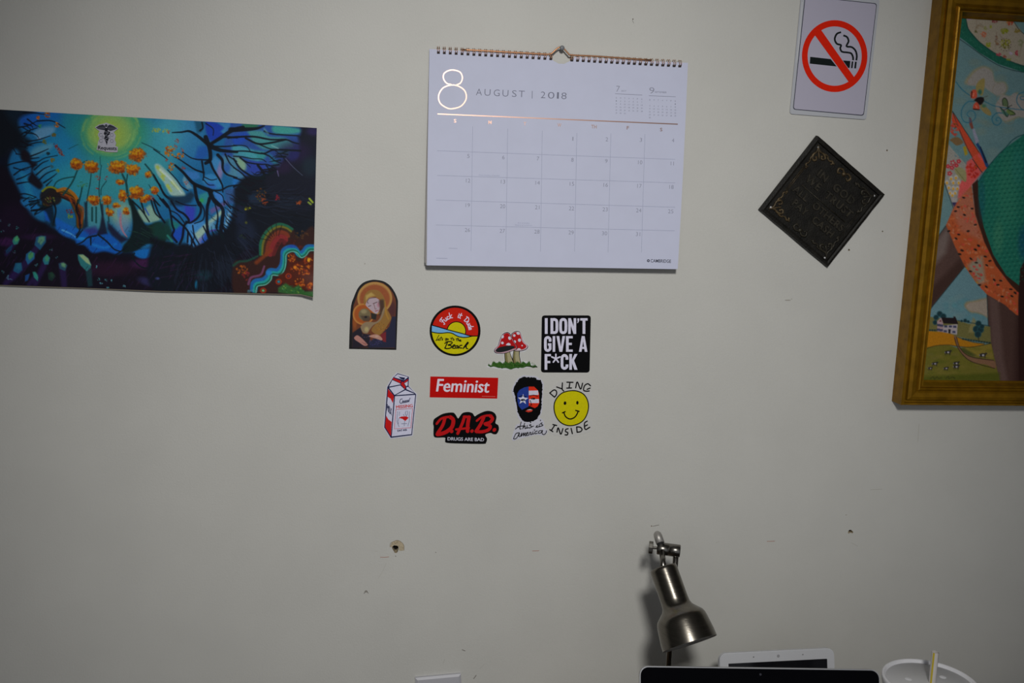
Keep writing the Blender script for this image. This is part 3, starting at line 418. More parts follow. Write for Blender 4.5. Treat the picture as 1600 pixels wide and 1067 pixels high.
    for x, y in [(730, 325), (765, 365), (725, 420), (830, 435), (805, 490), (810, 310)]: c.blob(*E4((x, y))[0], 3.2, 1.8, (142, 50, 46), .95, c.r.uniform(.2, 1), .6)
    for x, y in [(625, 345), (770, 545)]: c.blob(*E4((x, y))[0], 2.4, 1.6, (120, 104, 30), .95)
    # green skirt
    c.poly([(1530, 600), (1528, 285), (1546, 258), (1570, 232), (1600, 210), (1700, 195), (1800, 230), (1800, 470), (1640, 470), (1600, 460), (1570, 430), (1550, 400), (1535, 350), (1528, 310)][1:], (24, 82, 68), 1, 1)
    c.poly([(1519, 288), (1528, 280), (1529, 310), (1537, 355), (1552, 398), (1572, 430), (1600, 452), (1605, 470), (1580, 446), (1556, 415), (1538, 378), (1524, 335)], (44, 26, 20), 1, .9); c.poly([(1594, 420), (1604, 400), (1606, 600), (1592, 600), (1591, 470)], (34, 20, 18), 1, 1.5)
    c.blob(1600, 380, 14, 40, (16, 56, 78), .7); c.blob(1534, 310, 8, 50, (18, 64, 74), .6); c.blob(1575, 300, 24, 90, (40, 98, 76), .5); c.blob(1560, 370, 12, 40, (52, 100, 74), .5); c.blob(1590, 260, 16, 40, (34, 92, 84), .5)
    S = np.array([(1529, 285), (1546, 258), (1570, 232), (1600, 210), (1700, 195), (1800, 230), (1800, 460), (1640, 460), (1600, 450), (1572, 428), (1553, 396), (1538, 350), (1530, 310)])
    for r in range(34):
        for q in range(34):
            x = 1530+q*8+(r % 2)*4; y = 205+r*7.2-q*.8
            ins = False
            for (ax, ay), (bx, by) in zip(S, np.roll(S, -1, 0)):
                if (ay > y) != (by > y) and x < (bx-ax)*(y-ay)/(by-ay)+ax: ins = not ins
            if ins:
                c.blob(x, y, 3.2, 1.3, (14, 58, 48), .75, -.45, .3); c.blob(x+3, y+2.6, 2.6, 1.1, (72, 118, 96), .4, -.45, .3)
    c.stroke([(1528, 285), (1546, 258), (1570, 232), (1600, 210), (1700, 195)], 1.2, 1.2, (14, 48, 52))
    # farm
    c.poly(E5((110, 90), (200, 100), (420, 130), (520, 160), (735, 190), (745, 360), (600, 330), (420, 290), (100, 240)), (82, 78, 44), 1, 1.5); c.poly(E5((530, 200), (570, 100), (610, 150), (600, 250), (520, 250)), (104, 96, 62), .8, 3)
    c.poly(E5((90, 250), (200, 240), (330, 255), (430, 300), (560, 345), (680, 360), (560, 390), (430, 385), (300, 370), (180, 385), (90, 410)), (128, 84, 16), 1, 1.2, True); c.poly(E5((90, 400), (200, 375), (330, 370), (420, 400), (600, 385), (745, 355), (800, 600), (830, 720), (60, 720)), (78, 74, 28), 1, 1.2)
    c.poly(E5((440, 400), (560, 390), (745, 360), (765, 500), (600, 480), (500, 440)), (100, 86, 34), .9, 2); c.poly(E5((420, 400), (480, 400), (600, 470), (560, 490), (470, 440)), (40, 48, 24), .7, 3)
    for k in range(50): c.blob(*E5((c.r.uniform(90, 780), c.r.uniform(400, 700)))[0], 9, 4, [(92, 82, 38), (66, 68, 22), (84, 76, 44), (60, 66, 20)][k % 4], .35)
    c.poly(E5((60, 680), (400, 660), (830, 640), (830, 725), (60, 725)), (52, 58, 16), .7, 5)
    c.poly(E5((380, 290), (405, 290), (440, 400), (520, 470), (620, 500), (770, 520), (785, 600), (700, 565), (570, 540), (480, 480), (415, 390)), (94, 68, 50), 1, 1, True); c.stroke(E5((405, 290), (440, 400), (520, 475), (640, 505), (770, 520)), .9, .9, (30, 22, 18)); c.stroke(E5((385, 300), (415, 390), (480, 480), (570, 540), (780, 600)), .9, .9, (30, 22, 18))
    for p in [((100, 410), (200, 378), (330, 370), (430, 385), (560, 390), (745, 355)), ((420, 295), (560, 340), (680, 358))]: c.stroke(E5(*p), .8, .8, (40, 32, 18))
    TR = (22, 40, 44)
    for x, y, r in [(240, 65, 34), (205, 100, 32), (275, 90, 36), (195, 150, 28), (620, 160, 36), (600, 215, 42), (640, 220, 40), (615, 265, 40), (655, 190, 28), (490, 130, 22), (520, 140, 16), (455, 135, 14)]: c.blob(*E5((x, y))[0], r/6.276, r/6.276, (30, 62, 68), 1, 0, .7); c.blob(*E5((x, y))[0], r/7.4, r/7.4, TR, 1, 0, .6)
    for x in range(120, 220, 24): c.blob(*E5((x, 225))[0], 2.6, 2, TR)
    for x in range(470, 740, 26): c.blob(*E5((x, 300+(x-470)*.14+12))[0], 3, 2, (24, 40, 40))
    c.stroke(E5((620, 290), (620, 320)), 1, 1, (30, 24, 20)); c.stroke(E5((420, 130), (735, 185)), 1, 1, TR)
    c.poly(E5((275, 180), (415, 165), (410, 270), (275, 245)), (128, 120, 122), 1, .8); c.poly(E5((215, 140), (255, 100), (275, 160), (275, 245), (215, 235)), (124, 104, 106), 1, .8); c.poly(E5((255, 100), (400, 105), (422, 165), (278, 158)), (26, 20, 22), 1, .8); c.poly(E5((376, 90), (396, 92), (396, 115), (376, 112)), (26, 20, 22), 1, .6)
    for x, y in [(300, 187), (345, 189), (388, 191), (296, 235), (380, 242), (230, 175), (258, 180), (228, 220), (256, 225)]: c.poly(E5((x-16, y-11), (x+16, y-10), (x+16, y+11), (x-16, y+10)), (40, 44, 66), .9, .6)
    c.poly(E5((326, 215), (348, 216), (346, 258), (326, 254)), (24, 24, 26), 1, .6); c.poly(E5((235, 140), (250, 122), (256, 142)), (70, 30, 28), 1, .6)
    for x, y, s in [(318, 440, 1), (660, 468, 1.1), (190, 552, .9), (145, 597, .7), (300, 598, .75), (400, 548, .9), (400, 582, .95)]:
        p = E5((x, y))[0]; c.blob(p[0], p[1], 6*s, 3*s, (26, 24, 26), 1, -.1, .6); c.blob(p[0]+1, p[1]+.4, 2.6*s, 1.8*s, (140, 136, 140), .95, 0, .5); c.blob(p[0]+5*s, p[1]-2*s, 2*s, 1.6*s, (30, 28, 30), 1, 0, .5); c.blob(p[0]-4*s, p[1]+.5, 1.4*s, 1.4*s, (130, 126, 130), .9)
        for d in (-3.5, -1, 2.5, 4): c.stroke([(p[0]+d*s, p[1]+1), (p[0]+d*s, p[1]+4.2*s)], .9, .8, (34, 30, 30), .9)
    c.stroke(E5((150, 700), (175, 680), (190, 705), (215, 680), (230, 700), (260, 690)), .8, .8, (26, 24, 14), .7); c.stroke(E5((300, 700), (325, 675), (330, 700), (370, 685), (390, 700)), .8, .8, (26, 24, 14), .7)
    c.grain(.04, 1)
    return c

def paint_icon():
    c = Canvas(540, 430, 630, 555, 3, (14, 12, 14), 11)
    M = K(535, 425, 8.21)
    body = M((128, 965), (128, 640), (142, 430), (178, 330), (225, 225), (290, 155), (375, 125), (440, 122), (525, 142), (595, 195), (650, 270), (682, 345), (690, 410), (680, 600), (668, 975))
    c.poly(body, (92, 46, 22), 1, .8); c.blob(*M((640, 480))[0], 9, 20, (58, 28, 34), .8); c.blob(*M((160, 640))[0], 5, 16, (130, 66, 18), .8)
    c.blob(*M((415, 335))[0], 28, 26, (150, 112, 58), 1, 0, .95); c.blob(*M((415, 340))[0], 25.5, 23.5, (126, 66, 32), 1, 0, .85); c.dabs(80, *M((420, 300))[0], 22, 18, [(136, 74, 40), (116, 58, 28), (130, 84, 40)], 1.4, .5)
    c.blob(*M((270, 540))[0], 17.5, 17.5, (156, 104, 46), 1, 0, .93); c.blob(*M((270, 540))[0], 16, 16, (138, 66, 18), 1, 0, .8)
    c.poly(M((280, 420), (275, 330), (320, 250), (400, 225), (480, 250), (540, 340), (560, 450), (610, 540), (625, 600), (580, 680), (540, 740), (480, 805), (400, 780), (380, 720), (520, 560), (530, 440), (470, 340), (360, 320), (310, 380)), (122, 88, 38), 1, .8, True)
    c.poly(M((300, 300), (370, 260), (420, 300), (340, 325), (300, 370)), (160, 136, 74), .8, 2.5); c.stroke(M((540, 380), (560, 520), (590, 600)), 3, 2, (150, 110, 36), .7, 1.5); c.dabs(50, *M((500, 710))[0], 11, 9, [(146, 96, 22), (100, 64, 18), (160, 110, 34)], 1.2, .7)
    c.poly(M((300, 410), (340, 335), (420, 328), (480, 370), (480, 470), (440, 535), (390, 510), (320, 450)), (150, 134, 142), 1, 1, True); c.blob(*M((465, 420))[0], 4, 6, (150, 96, 110), .7); c.poly(M((470, 370), (530, 360), (535, 470), (505, 540), (470, 550), (482, 470)), (50, 36, 28), .85, 3.5, True)
    c.stroke(M((395, 405), (420, 395), (445, 385)), 1, .9, (60, 44, 44)); c.stroke(M((335, 440), (365, 430)), 1, .9, (60, 44, 44)); c.stroke(M((400, 400), (415, 450), (420, 475), (435, 470)), 1, .9, (110, 80, 84)); c.stroke(M((425, 500), (460, 490)), 1.3, .9, (130, 60, 66)); c.stroke(M((330, 400), (320, 380), (345, 340), (430, 325)), 1, 1, (40, 26, 20), .7)
    c.poly(M((365, 520), (440, 540), (430, 610), (370, 600)), (24, 26, 24), .95, 1.5); c.blob(*M((285, 545))[0], 10.5, 10.5, (96, 84, 58), 1, 0, .8); c.blob(*M((275, 505))[0], 7, 5, (134, 122, 88), .8); c.poly(M((230, 560), (340, 560), (370, 600), (340, 635), (270, 630)), (62, 48, 38), .8, 2); c.blob(*M((300, 577))[0], 3.4, 2.6, (20, 16, 16), .95)
    c.poly(M((240, 690), (300, 640), (420, 640), (480, 590), (520, 480), (545, 450), (530, 540), (480, 630), (400, 680), (350, 740), (320, 785), (270, 780), (235, 730)), (118, 100, 76), 1, 1, True); c.blob(*M((310, 735))[0], 5, 6, (156, 142, 96), .8)
    c.poly(M((500, 800), (600, 700), (640, 570), (685, 570), (680, 970), (330, 970), (340, 900), (420, 850), (540, 880)), (24, 26, 48), 1, 1.2); c.poly(M((490, 800), (560, 760), (560, 900), (520, 890)), (104, 24, 30), .95, 1.5); c.poly(M((128, 780), (230, 710), (260, 790), (360, 800), (340, 960), (128, 970)), (22, 16, 28), 1, 1.5)
    c.dabs(40, *M((430, 900))[0], 11, 6, [(44, 40, 84), (34, 30, 66), (58, 52, 92)], 1.6, .7); c.dabs(14, *M((300, 815))[0], 7, 3, [(60, 50, 84), (84, 60, 60)], 1.3, .7)
    c.poly(M((150, 840), (190, 810), (240, 840), (300, 900), (325, 935), (280, 945), (210, 900), (165, 870)), (150, 104, 96), 1, 1, True); c.poly(M((340, 825), (400, 800), (460, 805), (510, 850), (500, 875), (420, 850)), (154, 114, 100), 1, 1, True); c.blob(*M((440, 825))[0], 4, 2, (166, 140, 120), .7)
    for d in range(3): c.stroke(M((250+d*18, 900+d*6), (300+d*8, 935-d*6)), .7, .6, (110, 62, 58), .7)
    return c
# ---------------------------------------------------------------- helpers
def lin(c):
    c = np.asarray(c, float)/255.
    return np.where(c <= .04045, c/12.92, ((c+.055)/1.055)**2.4)
MATS = {}
def mat(name, rgb, rough=.5, metal=0., spec=.3, noise=0., nscale=60., bump=0., bscale=400., stretch=None, emit=None):
    if name in MATS: return MATS[name]
    m = bpy.data.materials.new(name); m.use_nodes = True; MATS[name] = m
    nt = m.node_tree; b = nt.nodes['Principled BSDF']
    b.inputs['Base Color'].default_value = (*[float(v) for v in rgb], 1); b.inputs['Roughness'].default_value = rough
    b.inputs['Metallic'].default_value = metal; b.inputs['Specular IOR Level'].default_value = spec
    tc = None
    def noise_node(sc, det=4):
        nonlocal tc
        if tc is None:
            tc = nt.nodes.new('ShaderNodeTexCoord')
        src = tc.outputs['Object']
        if stretch:
            mp = nt.nodes.new('ShaderNodeMapping'); mp.inputs['Scale'].default_value = stretch; nt.links.new(src, mp.inputs[0]); src = mp.outputs[0]
        n = nt.nodes.new('ShaderNodeTexNoise'); n.inputs['Scale'].default_value = sc; n.inputs['Detail'].default_value = det
        nt.links.new(src, n.inputs['Vector']); return n
    if noise:
        n = noise_node(nscale); r = nt.nodes.new('ShaderNodeValToRGB')
        r.color_ramp.elements[0].position = .3; r.color_ramp.elements[1].position = .7
        r.color_ramp.elements[0].color = (*[float(v)*(1-noise) for v in rgb], 1); r.color_ramp.elements[1].color = (*[min(1., float(v)*(1+noise)) for v in rgb], 1)
        nt.links.new(n.outputs['Fac'], r.inputs[0]); nt.links.new(r.outputs[0], b.inputs['Base Color'])
    if bump:
        n = noise_node(bscale, 3); bp = nt.nodes.new('ShaderNodeBump'); bp.inputs['Strength'].default_value = bump; bp.inputs['Distance'].default_value = .001
        nt.links.new(n.outputs['Fac'], bp.inputs['Height']); nt.links.new(bp.outputs[0], b.inputs['Normal'])
    if emit:
        b.inputs['Emission Color'].default_value = (*emit[:3], 1); b.inputs['Emission Strength'].default_value = emit[3]
    return m
def ink(r, g, b, gain=1.64, rough=.5, spec=.08):
    """print colour given as the photograph shows it, turned into a reflectance for the local light level"""
    return mat('ink_%d_%d_%d_%d' % (r, g, b, gain*100), np.clip(lin((r, g, b))*gain, 0, .92), rough, 0, spec, .05, 300)
def paint_mat(name, rough=.5, spec=.2):
    m = bpy.data.materials.new(name); m.use_nodes = True; nt = m.node_tree; b = nt.nodes['Principled BSDF']
    a = nt.nodes.new('ShaderNodeAttribute'); a.attribute_name = 'paint'; nt.links.new(a.outputs['Color'], b.inputs['Base Color'])
    b.inputs['Roughness'].default_value = rough; b.inputs['Specular IOR Level'].default_value = spec
    n = nt.nodes.new('ShaderNodeTexNoise'); n.inputs['Scale'].default_value = 500; bp = nt.nodes.new('ShaderNodeBump'); bp.inputs['Strength'].default_value = .08; bp.inputs['Distance'].default_value = .0005
    tc = nt.nodes.new('ShaderNodeTexCoord'); nt.links.new(tc.outputs['Object'], n.inputs['Vector']); nt.links.new(n.outputs['Fac'], bp.inputs['Height']); nt.links.new(bp.outputs[0], b.inputs['Normal'])
    return m

def tag(o, label=None, cat=None, group=None, kind=None):
    if label: o['label'] = label
    if cat: o['category'] = cat
    if group: o['group'] = group
    if kind: o['kind'] = kind
    return o
def thing(name, loc, label, cat, group=None):
    o = bpy.data.objects.new(name, None); col.objects.link(o); o.location = loc; o.empty_display_size = .02
    return tag(o, label, cat, group)
def origin(o):
    p = Vector((0, 0, 0))
    while o is not None: p = p+o.location; o = o.parent
    return p
def build(name, verts, faces, m, parent=None, smooth=False, loc=None):
    """one mesh object; verts in world space"""
    base = Vector(loc) if loc is not None else (Vector((0, 0, 0)))
    off = base if parent is None else origin(parent)+base
    v = np.asarray(verts, float)-np.array(off)
    me = bpy.data.meshes.new(name); me.from_pydata(v.tolist(), [], faces); me.update()
    if smooth: me.polygons.foreach_set('use_smooth', [True]*len(me.polygons))
    me.materials.append(m)
    o = bpy.data.objects.new(name, me); col.objects.link(o); o.location = base
    if parent is not None: o.parent = parent
    return o
class G:
    """collects geometry"""
    def __init__(s): s.v, s.f, s.q = [], [], 0
    def step(s):                              # overlapping ink never lies in exactly one plane
        s.q += 1; return (s.q % 24)*1.6e-6
    def add(s, v, f):
        k = len(s.v); s.v += [tuple(map(float, p)) for p in v]; s.f += [[i+k for i in q] for q in f]; return s
    def out(s, name, m, parent=None, smooth=False, loc=None): return build(name, s.v, s.f, m, parent, smooth, loc)
    def box(s, a, b):
        (x0, y0, z0), (x1, y1, z1) = a, b
        return s.add([(x0, y0, z0), (x1, y0, z0), (x1, y1, z0), (x0, y1, z0), (x0, y0, z1), (x1, y0, z1), (x1, y1, z1), (x0, y1, z1)],
                     [(0, 3, 2, 1), (4, 5, 6, 7), (0, 1, 5, 4), (1, 2, 6, 5), (2, 3, 7, 6), (3, 0, 4, 7)])
    def tube(s, pts, r, n=12, cap=True, closed=False):
        P = [Vector(p) for p in pts]; R = r if isinstance(r, (list, tuple)) else [r]*len(P); k = len(P)
        v, f = [], []; ref = None
        for i, p in enumerate(P):
            t = (P[(i+1) % k]-P[i-1]) if closed else (P[min(i+1, k-1)]-P[max(i-1, 0)])
            t.normalize()
            if ref is None:
                ref = Vector((0, 0, 1)) if abs(t.z) < .9 else Vector((1, 0, 0))
            a = (ref-t*ref.dot(t)).normalized(); ref = a; b = t.cross(a)
            for j in range(n):
                w = 2*math.pi*j/n; v.append(p+(a*math.cos(w)+b*math.sin(w))*R[i])
        for i in range(k if closed else k-1):
            q = (i+1) % k
            for j in range(n): f.append((i*n+j, i*n+(j+1) % n, q*n+(j+1) % n, q*n+j))
        if cap and not closed: f.append(list(range(n))[::-1]); f.append([(k-1)*n+j for j in range(n)])
        return s.add(v, f)
    def lathe(s, c, axis, prof, n=40, cap0=True, cap1=True):
        """prof: (distance along axis, radius)"""
        c = Vector(c); t = Vector(axis).normalized(); ref = Vector((0, 0, 1)) if abs(t.z) < .9 else Vector((1, 0, 0))
        a = (ref-t*ref.dot(t)).normalized(); b = t.cross(a); v, f = [], []
        for h, r in prof:
            for j in range(n):
                w = 2*math.pi*j/n; v.append(c+t*h+(a*math.cos(w)+b*math.sin(w))*r)
        for i in range(len(prof)-1):
            for j in range(n): f.append((i*n+j, i*n+(j+1) % n, (i+1)*n+(j+1) % n, (i+1)*n+j))
        if cap0: f.append(list(range(n))[::-1])
        if cap1: f.append([(len(prof)-1)*n+j for j in range(n)])
        return s.add(v, f)
    def slab(s, pts, d0, d1):
        """outline in pixels (on the wall) -> plate from d0 to d1 in front of the wall"""
        p = np.asarray(pts, float)
        if np.sum(p[:, 0]*np.roll(p[:, 1], -1)-np.roll(p[:, 0], -1)*p[:, 1]) > 0: p = p[::-1]      # counter-clockwise seen from the room
        n = len(p); w = W(p[:, 0], p[:, 1], 0); a, b = w.copy(), w.copy(); a[:, 1] = -d0; b[:, 1] = -d1
        return s.add(np.vstack([a, b]), [list(range(n, 2*n)), list(range(n))[::-1]]+[(i, (i+1) % n, n+(i+1) % n, n+i) for i in range(n)])
    def flat(s, pts, d):
        p = np.asarray(pts, float)
        if np.sum(p[:, 0]*np.roll(p[:, 1], -1)-np.roll(p[:, 0], -1)*p[:, 1]) > 0: p = p[::-1]
        w = W(p[:, 0], p[:, 1], 0); w[:, 1] = -d-s.step()
        return s.add(w, [list(range(len(p)))])
    def ribbon(s, pts, w, d, w1=None, smooth=True, closed=False, taper=False):
        """brush or pen line of width w pixels lying flat in front of the wall"""
        p = catmull(pts, 5, closed) if smooth else np.asarray(pts, float)
        if closed and not smooth: p = np.vstack([p, p[:1]])
        if closed and smooth: p = np.vstack([p, p[:1]])
        n = len(p); t = np.gradient(p, axis=0) if n > 2 else np.repeat((p[1:]-p[:1]), 2, 0)
        if closed: t[0] = t[-1] = p[1]-p[-2]
        t /= np.linalg.norm(t, axis=1)[:, None]+1e-9; nn = np.stack([-t[:, 1], t[:, 0]], 1)
        ww = np.linspace(w, w if w1 is None else w1, n)[:, None]/2
        a, b = p+nn*ww, p-nn*ww; X = np.vstack([a, b]); P3 = W(X[:, 0], X[:, 1], 0); P3[:, 1] = -d-s.step()-np.tile(np.minimum(np.arange(n)*.8e-6, 3e-5), 2)
        s.add(P3, [(i, i+1, n+i+1, n+i) for i in range(n-1)])
        if not closed and not taper:
            for q, r in ((p[0], ww[0, 0]), (p[-1], ww[-1, 0])): s.flat([(q[0]+r*math.cos(k*.7854), q[1]+r*math.sin(k*.7854)) for k in range(8)], d)
        return s

_TX = {}
def glyphs(body, bold=0., ext=0., bev=0., sp=1.):
    k = (body, bold, ext, bev, sp)
    if k not in _TX:
        cu = bpy.data.curves.new('t', 'FONT'); cu.body = body; cu.offset = bold; cu.extrude = ext; cu.bevel_depth = bev; cu.bevel_resolution = 0; cu.resolution_u = 3; cu.space_character = sp
        if not ext: cu.fill_mode = 'FRONT'
        ob = bpy.data.objects.new('t', cu); col.objects.link(ob)
        me = bpy.data.meshes.new_from_object(ob.evaluated_get(bpy.context.evaluated_depsgraph_get()))
        v = np.array([tuple(q.co) for q in me.vertices]); f = [list(p.vertices) for p in me.polygons]
        bpy.data.objects.remove(ob); bpy.data.curves.remove(cu); bpy.data.meshes.remove(me)
        _TX[k] = (v, f)
    return _TX[k]
def text_px(g, body, p0, p1, h, d, bold=0., up=None, sp=1., thick=0.):
    """flat lettering: baseline from pixel p0 to p1, capital height h pixels"""
    v, f = glyphs(body, bold, 0, 0, sp); x0, x1 = v[:, 0].min(), v[:, 0].max(); ym = v[:, 1].max()
    p0, p1 = np.array(p0, float), np.array(p1, float); e = p1-p0
    if up is None: up = np.array([e[1], -e[0]])/np.linalg.norm(e)*h
    u = (v[:, 0]-x0)/(x1-x0); w = v[:, 1]/ym
    P = p0+u[:, None]*e+w[:, None]*np.array(up)
    for dx, dy in ([(0, 0)] if not thick else [(-thick, 0), (-thick/3, 0), (thick/3, 0), (thick, 0), (0, -thick*.5), (0, thick*.5)]):
        w3 = W(P[:, 0]+dx, P[:, 1]+dy, 0); w3[:, 1] = -d-g.step()
        g.add(w3, f)
def circ(cx, cy, rx, ry=None, n=32, a0=0, a1=2*math.pi, rot=0):
    ry = rx if ry is None else ry; o = []
    for k in range(n):
        t = a0+(a1-a0)*k/(n if abs(a1-a0-2*math.pi) < 1e-6 else n-1); x, y = rx*math.cos(t), ry*math.sin(t)
        o.append((cx+x*math.cos(rot)-y*math.sin(rot), cy+x*math.sin(rot)+y*math.cos(rot)))
    return o
def rrect(q, r, n=5):
    """rounded quad in pixels"""
    q = [np.array(p, float) for p in q]; o = []
    for i in range(4):
        a, b, c = q[i-1], q[i], q[(i+1) % 4]; u = (a-b)/np.linalg.norm(a-b); w = (c-b)/np.linalg.norm(c-b)
        for k in range(n+1):
            t = k/n; o.append(tuple((b+u*r)*(1-t)**2+2*b*t*(1-t)+(b+w*r)*t*t))
    return o
def scaled(pts, k, c=None):
    p = np.asarray(pts, float); c = p.mean(0) if c is None else np.array(c); return [tuple(q) for q in c+(p-c)*k]
def grid_mesh(name, P, colr, m, parent, keep=None):
    """fine sheet: P (h,w,3) world points, colr (h,w,3) linear colours"""
    h, w = P.shape[:2]; off = np.array(origin(parent)); v = (P-off).reshape(-1, 3)
    idx = np.arange(h*w).reshape(h, w); q = np.stack([idx[:-1, :-1], idx[1:, :-1], idx[1:, 1:], idx[:-1, 1:]], -1).reshape(-1, 4)
    if keep is not None: q = q[keep[:-1, :-1].reshape(-1)]
    me = bpy.data.meshes.new(name); me.vertices.add(len(v)); me.vertices.foreach_set('co', v.astype(np.float32).ravel())
    me.loops.add(q.size); me.loops.foreach_set('vertex_index', q.astype(np.int32).ravel())
    me.polygons.add(len(q)); me.polygons.foreach_set('loop_start', np.arange(0, q.size, 4, dtype=np.int32)); me.polygons.foreach_set('loop_total', np.full(len(q), 4, np.int32))
    me.update(calc_edges=True); me.validate()
    a = me.color_attributes.new('paint', 'FLOAT_COLOR', 'POINT')
    if len(a.data) == len(v): a.data.foreach_set('color', np.concatenate([colr.reshape(-1, 3), np.ones((h*w, 1))], 1).astype(np.float32).ravel())
    me.polygons.foreach_set('use_smooth', [True]*len(me.polygons))
    me.materials.append(m); o = bpy.data.objects.new(name, me); col.objects.link(o); o.parent = parent
    return o
# ---------------------------------------------------------------- stickers
class Sticker:
    def __init__(s, name, outline, base_mat, label, group='vinyl stickers on the wall', th=.0004, d0=0.):
        c = np.mean(np.asarray(outline), 0); w = W(c[0], c[1], 0)
        s.o = thing(name, (float(w[0]), -d0, float(w[2])), label, 'sticker', group)
        s.d = d0+th; s.k = 0
        G().slab(outline, d0, s.d).out('backing', base_mat, s.o)
    def lev(s): s.k += 1; return s.d+s.k*.00009
    def polys(s, name, polys, m):
        d = s.lev(); g = G()
        for p in polys: g.flat(p, d)
        return g.out(name, m, s.o)
    def lines(s, name, lines, w, m, smooth=True, closed=False):
        d = s.lev(); g = G()
        for p in lines: g.ribbon(p, w, d, None, smooth, closed)
        return g.out(name, m, s.o)
    def text(s, name, items, m, **kw):
        d = s.lev(); g = G()
        for it in items: text_px(g, it[0], it[1], it[2], it[3], d, **{**kw, **(it[4] if len(it) > 4 else {})})
        return g.out(name, m, s.o)
BLK = ink(4, 4, 5); WHT = ink(176, 176, 188); REDI = ink(176, 20, 16); NAVY = ink(18, 26, 60); YEL = ink(172, 164, 4)

# ---------------------------------------------------------------- the room
X0, X1, Y0, ZC = -1.7, 2.3, -3.3, 2.5
m_wall = mat('wall_paint', (.60, .594, .555), .55, 0, .35, .025, 9, .25, 350)
m_wall2 = mat('wall_paint_plain', (.45, .445, .42), .6, 0, .3, .02, 5)
m_gyp = mat('bare_gypsum', (.50, .42, .29), .9, 0, .1, .2, 300, .4, 900)
m_dark = mat('cavity_dark', (.02, .018, .016), .9, 0, .1)
# holes in the plaster: pixel outline of each opening
Hq = K(560, 820, 4.32)
holes = [(Hq((228, 148), (240, 138), (258, 140), (270, 145), (271, 165), (266, 180), (258, 190), (246, 190), (236, 172), (228, 160)), .014, True),
         (K(1180, 800, 8)((1165, 235), (1178, 222), (1200, 222), (1212, 236), (1226, 250), (1222, 264), (1205, 262), (1190, 256), (1168, 270), (1160, 262)), .009, True)]
for x, y, r in [(1386, 235, 1.25), (1379, 361.5, 1.1), (1326.5, 390.5, 1.5), (989, 30, .9), (1018, 822, .9), (1322, 804.5, .6)]: holes.append((circ(x, y, r, r*1.15, 8), .006, True))
bm = bmesh.new()
def loop(pts):
    v = [bm.verts.new(p) for p in pts]; return v, [bm.edges.new((v[i], v[(i+1) % len(v)])) for i in range(len(v))]
edges = loop([(X0, 0, 0), (X1, 0, 0), (X1, 0, ZC), (X0, 0, ZC)])[1]; rims = []
for pts, dep, _ in holes:
    p = np.array(pts); v, e = loop(W(p[:, 0], p[:, 1], 0)); edges += e; rims.append((v, dep))
bmesh.ops.triangle_fill(bm, edges=edges, use_beauty=True, use_dissolve=False)
for f in bm.faces:
    f.normal_update()
    if f.normal.y > 0: f.normal_flip()
for v, dep in rims:
    b = [bm.verts.new((q.co.x, dep, q.co.z)) for q in v]; n = len(v)
    for i in range(n):
        f = bm.faces.new((v[i], b[i], b[(i+1) % n], v[(i+1) % n])); f.material_index = 1
    f = bm.faces.new(b); f.material_index = 2
# the wall's other faces
o8 = [bm.verts.new(p) for p in [(X0, .12, 0), (X1, .12, 0), (X1, .12, ZC), (X0, .12, ZC)]]; bm.faces.new(o8)
me = bpy.data.meshes.new('wall_back'); bm.to_mesh(me); bm.free()
for m_ in (m_wall, m_gyp, m_dark): me.materials.append(m_)
wall = bpy.data.objects.new('wall_back', me); col.objects.link(wall); tag(wall, kind='structure')
for nm, a, b, m_ in [('wall_left', (X0-.1, Y0, 0), (X0, .12, ZC), m_wall2), ('wall_right', (X1, Y0, 0), (X1+.1, .12, ZC), m_wall2), ('ceiling', (X0-.1, Y0, ZC), (X1+.1, .12, ZC+.1), mat('ceiling_paint', (.45, .44, .42), .8)),
                     ('floor', (X0-.1, Y0, -.1), (X1+.1, .12, 0), mat('floor_wood', (.22, .15, .09), .5, 0, .3, .25, 6, .2, 40, (1, 8, 1)))]:
    tag(G().box(a, b).out(nm, m_), kind='structure')
# torn paper round the big hole, crayon ticks, scuffs
g = G()
for p in [((213, 148), (225, 118), (265, 102), (290, 115), (308, 140), (306, 172), (275, 175), (272, 148), (258, 138), (238, 137), (226, 150))]: g.flat(Hq(*p), .0003)
g.out('torn_plaster', m_gyp, wall)
g = G().ribbon(Hq((213, 150), (216, 125), (236, 112), (262, 103), (285, 112), (306, 135), (308, 170)), .5, .0005); g.ribbon(Hq((240, 112), (252, 128), (262, 110)), .4, .0005); g.out('torn_paper_edge', mat('torn_edge', (.22, .15, .09), .9), wall)
red = mat('red_crayon', (.46, .26, .21), .8); scf = mat('scuff', (.40, .38, .34), .8); scd = mat('scuff_dark', (.22, .2, .18), .8); scp = mat('scuff_pale', (.50, .485, .44), .8)
for p in [Hq((148, 218), (180, 218), (205, 215)), Hq((1175, 176), (1200, 175), (1218, 174)), K(1180, 800, 8)((148, 366), (195, 365), (242, 362))]: G().ribbon(p, .9, .0002).out('crayon_mark', red, wall)
g = G()
for p, w in [(Hq((188, 255), (165, 310), (135, 360)), .45), (Hq((850, 938), (820, 970)), .5), (Hq((582, 908), (574, 930)), .8), (Hq((112, 178), (130, 178)), .4), ([(1436, 662), (1434, 690)], .8), ([(1360, 765), (1378, 764)], .8), ([(1118, 848), (1124, 846)], .6), ([(1330, 848), (1340, 853)], .7), ([(936, 720), (941, 716)], .6)]: g.ribbon(p, w, .0002)
g.out('pale_scuff', scp, wall)
g = G()
for p, w in [(Hq((795, 1015), (778, 1037)), 1.1), (Hq((700, 842), (720, 850)), 1.0), (Hq((38, 462), (52, 445), (66, 460)), 1.0), (Hq((520, 184), (524, 186)), 1), (Hq((250, 208), (252, 213)), 1), ([(1029.5, 820), (1020, 822)], .8), ([(988, 32), (990, 36)], .5)]: g.ribbon(p, w, .0003)
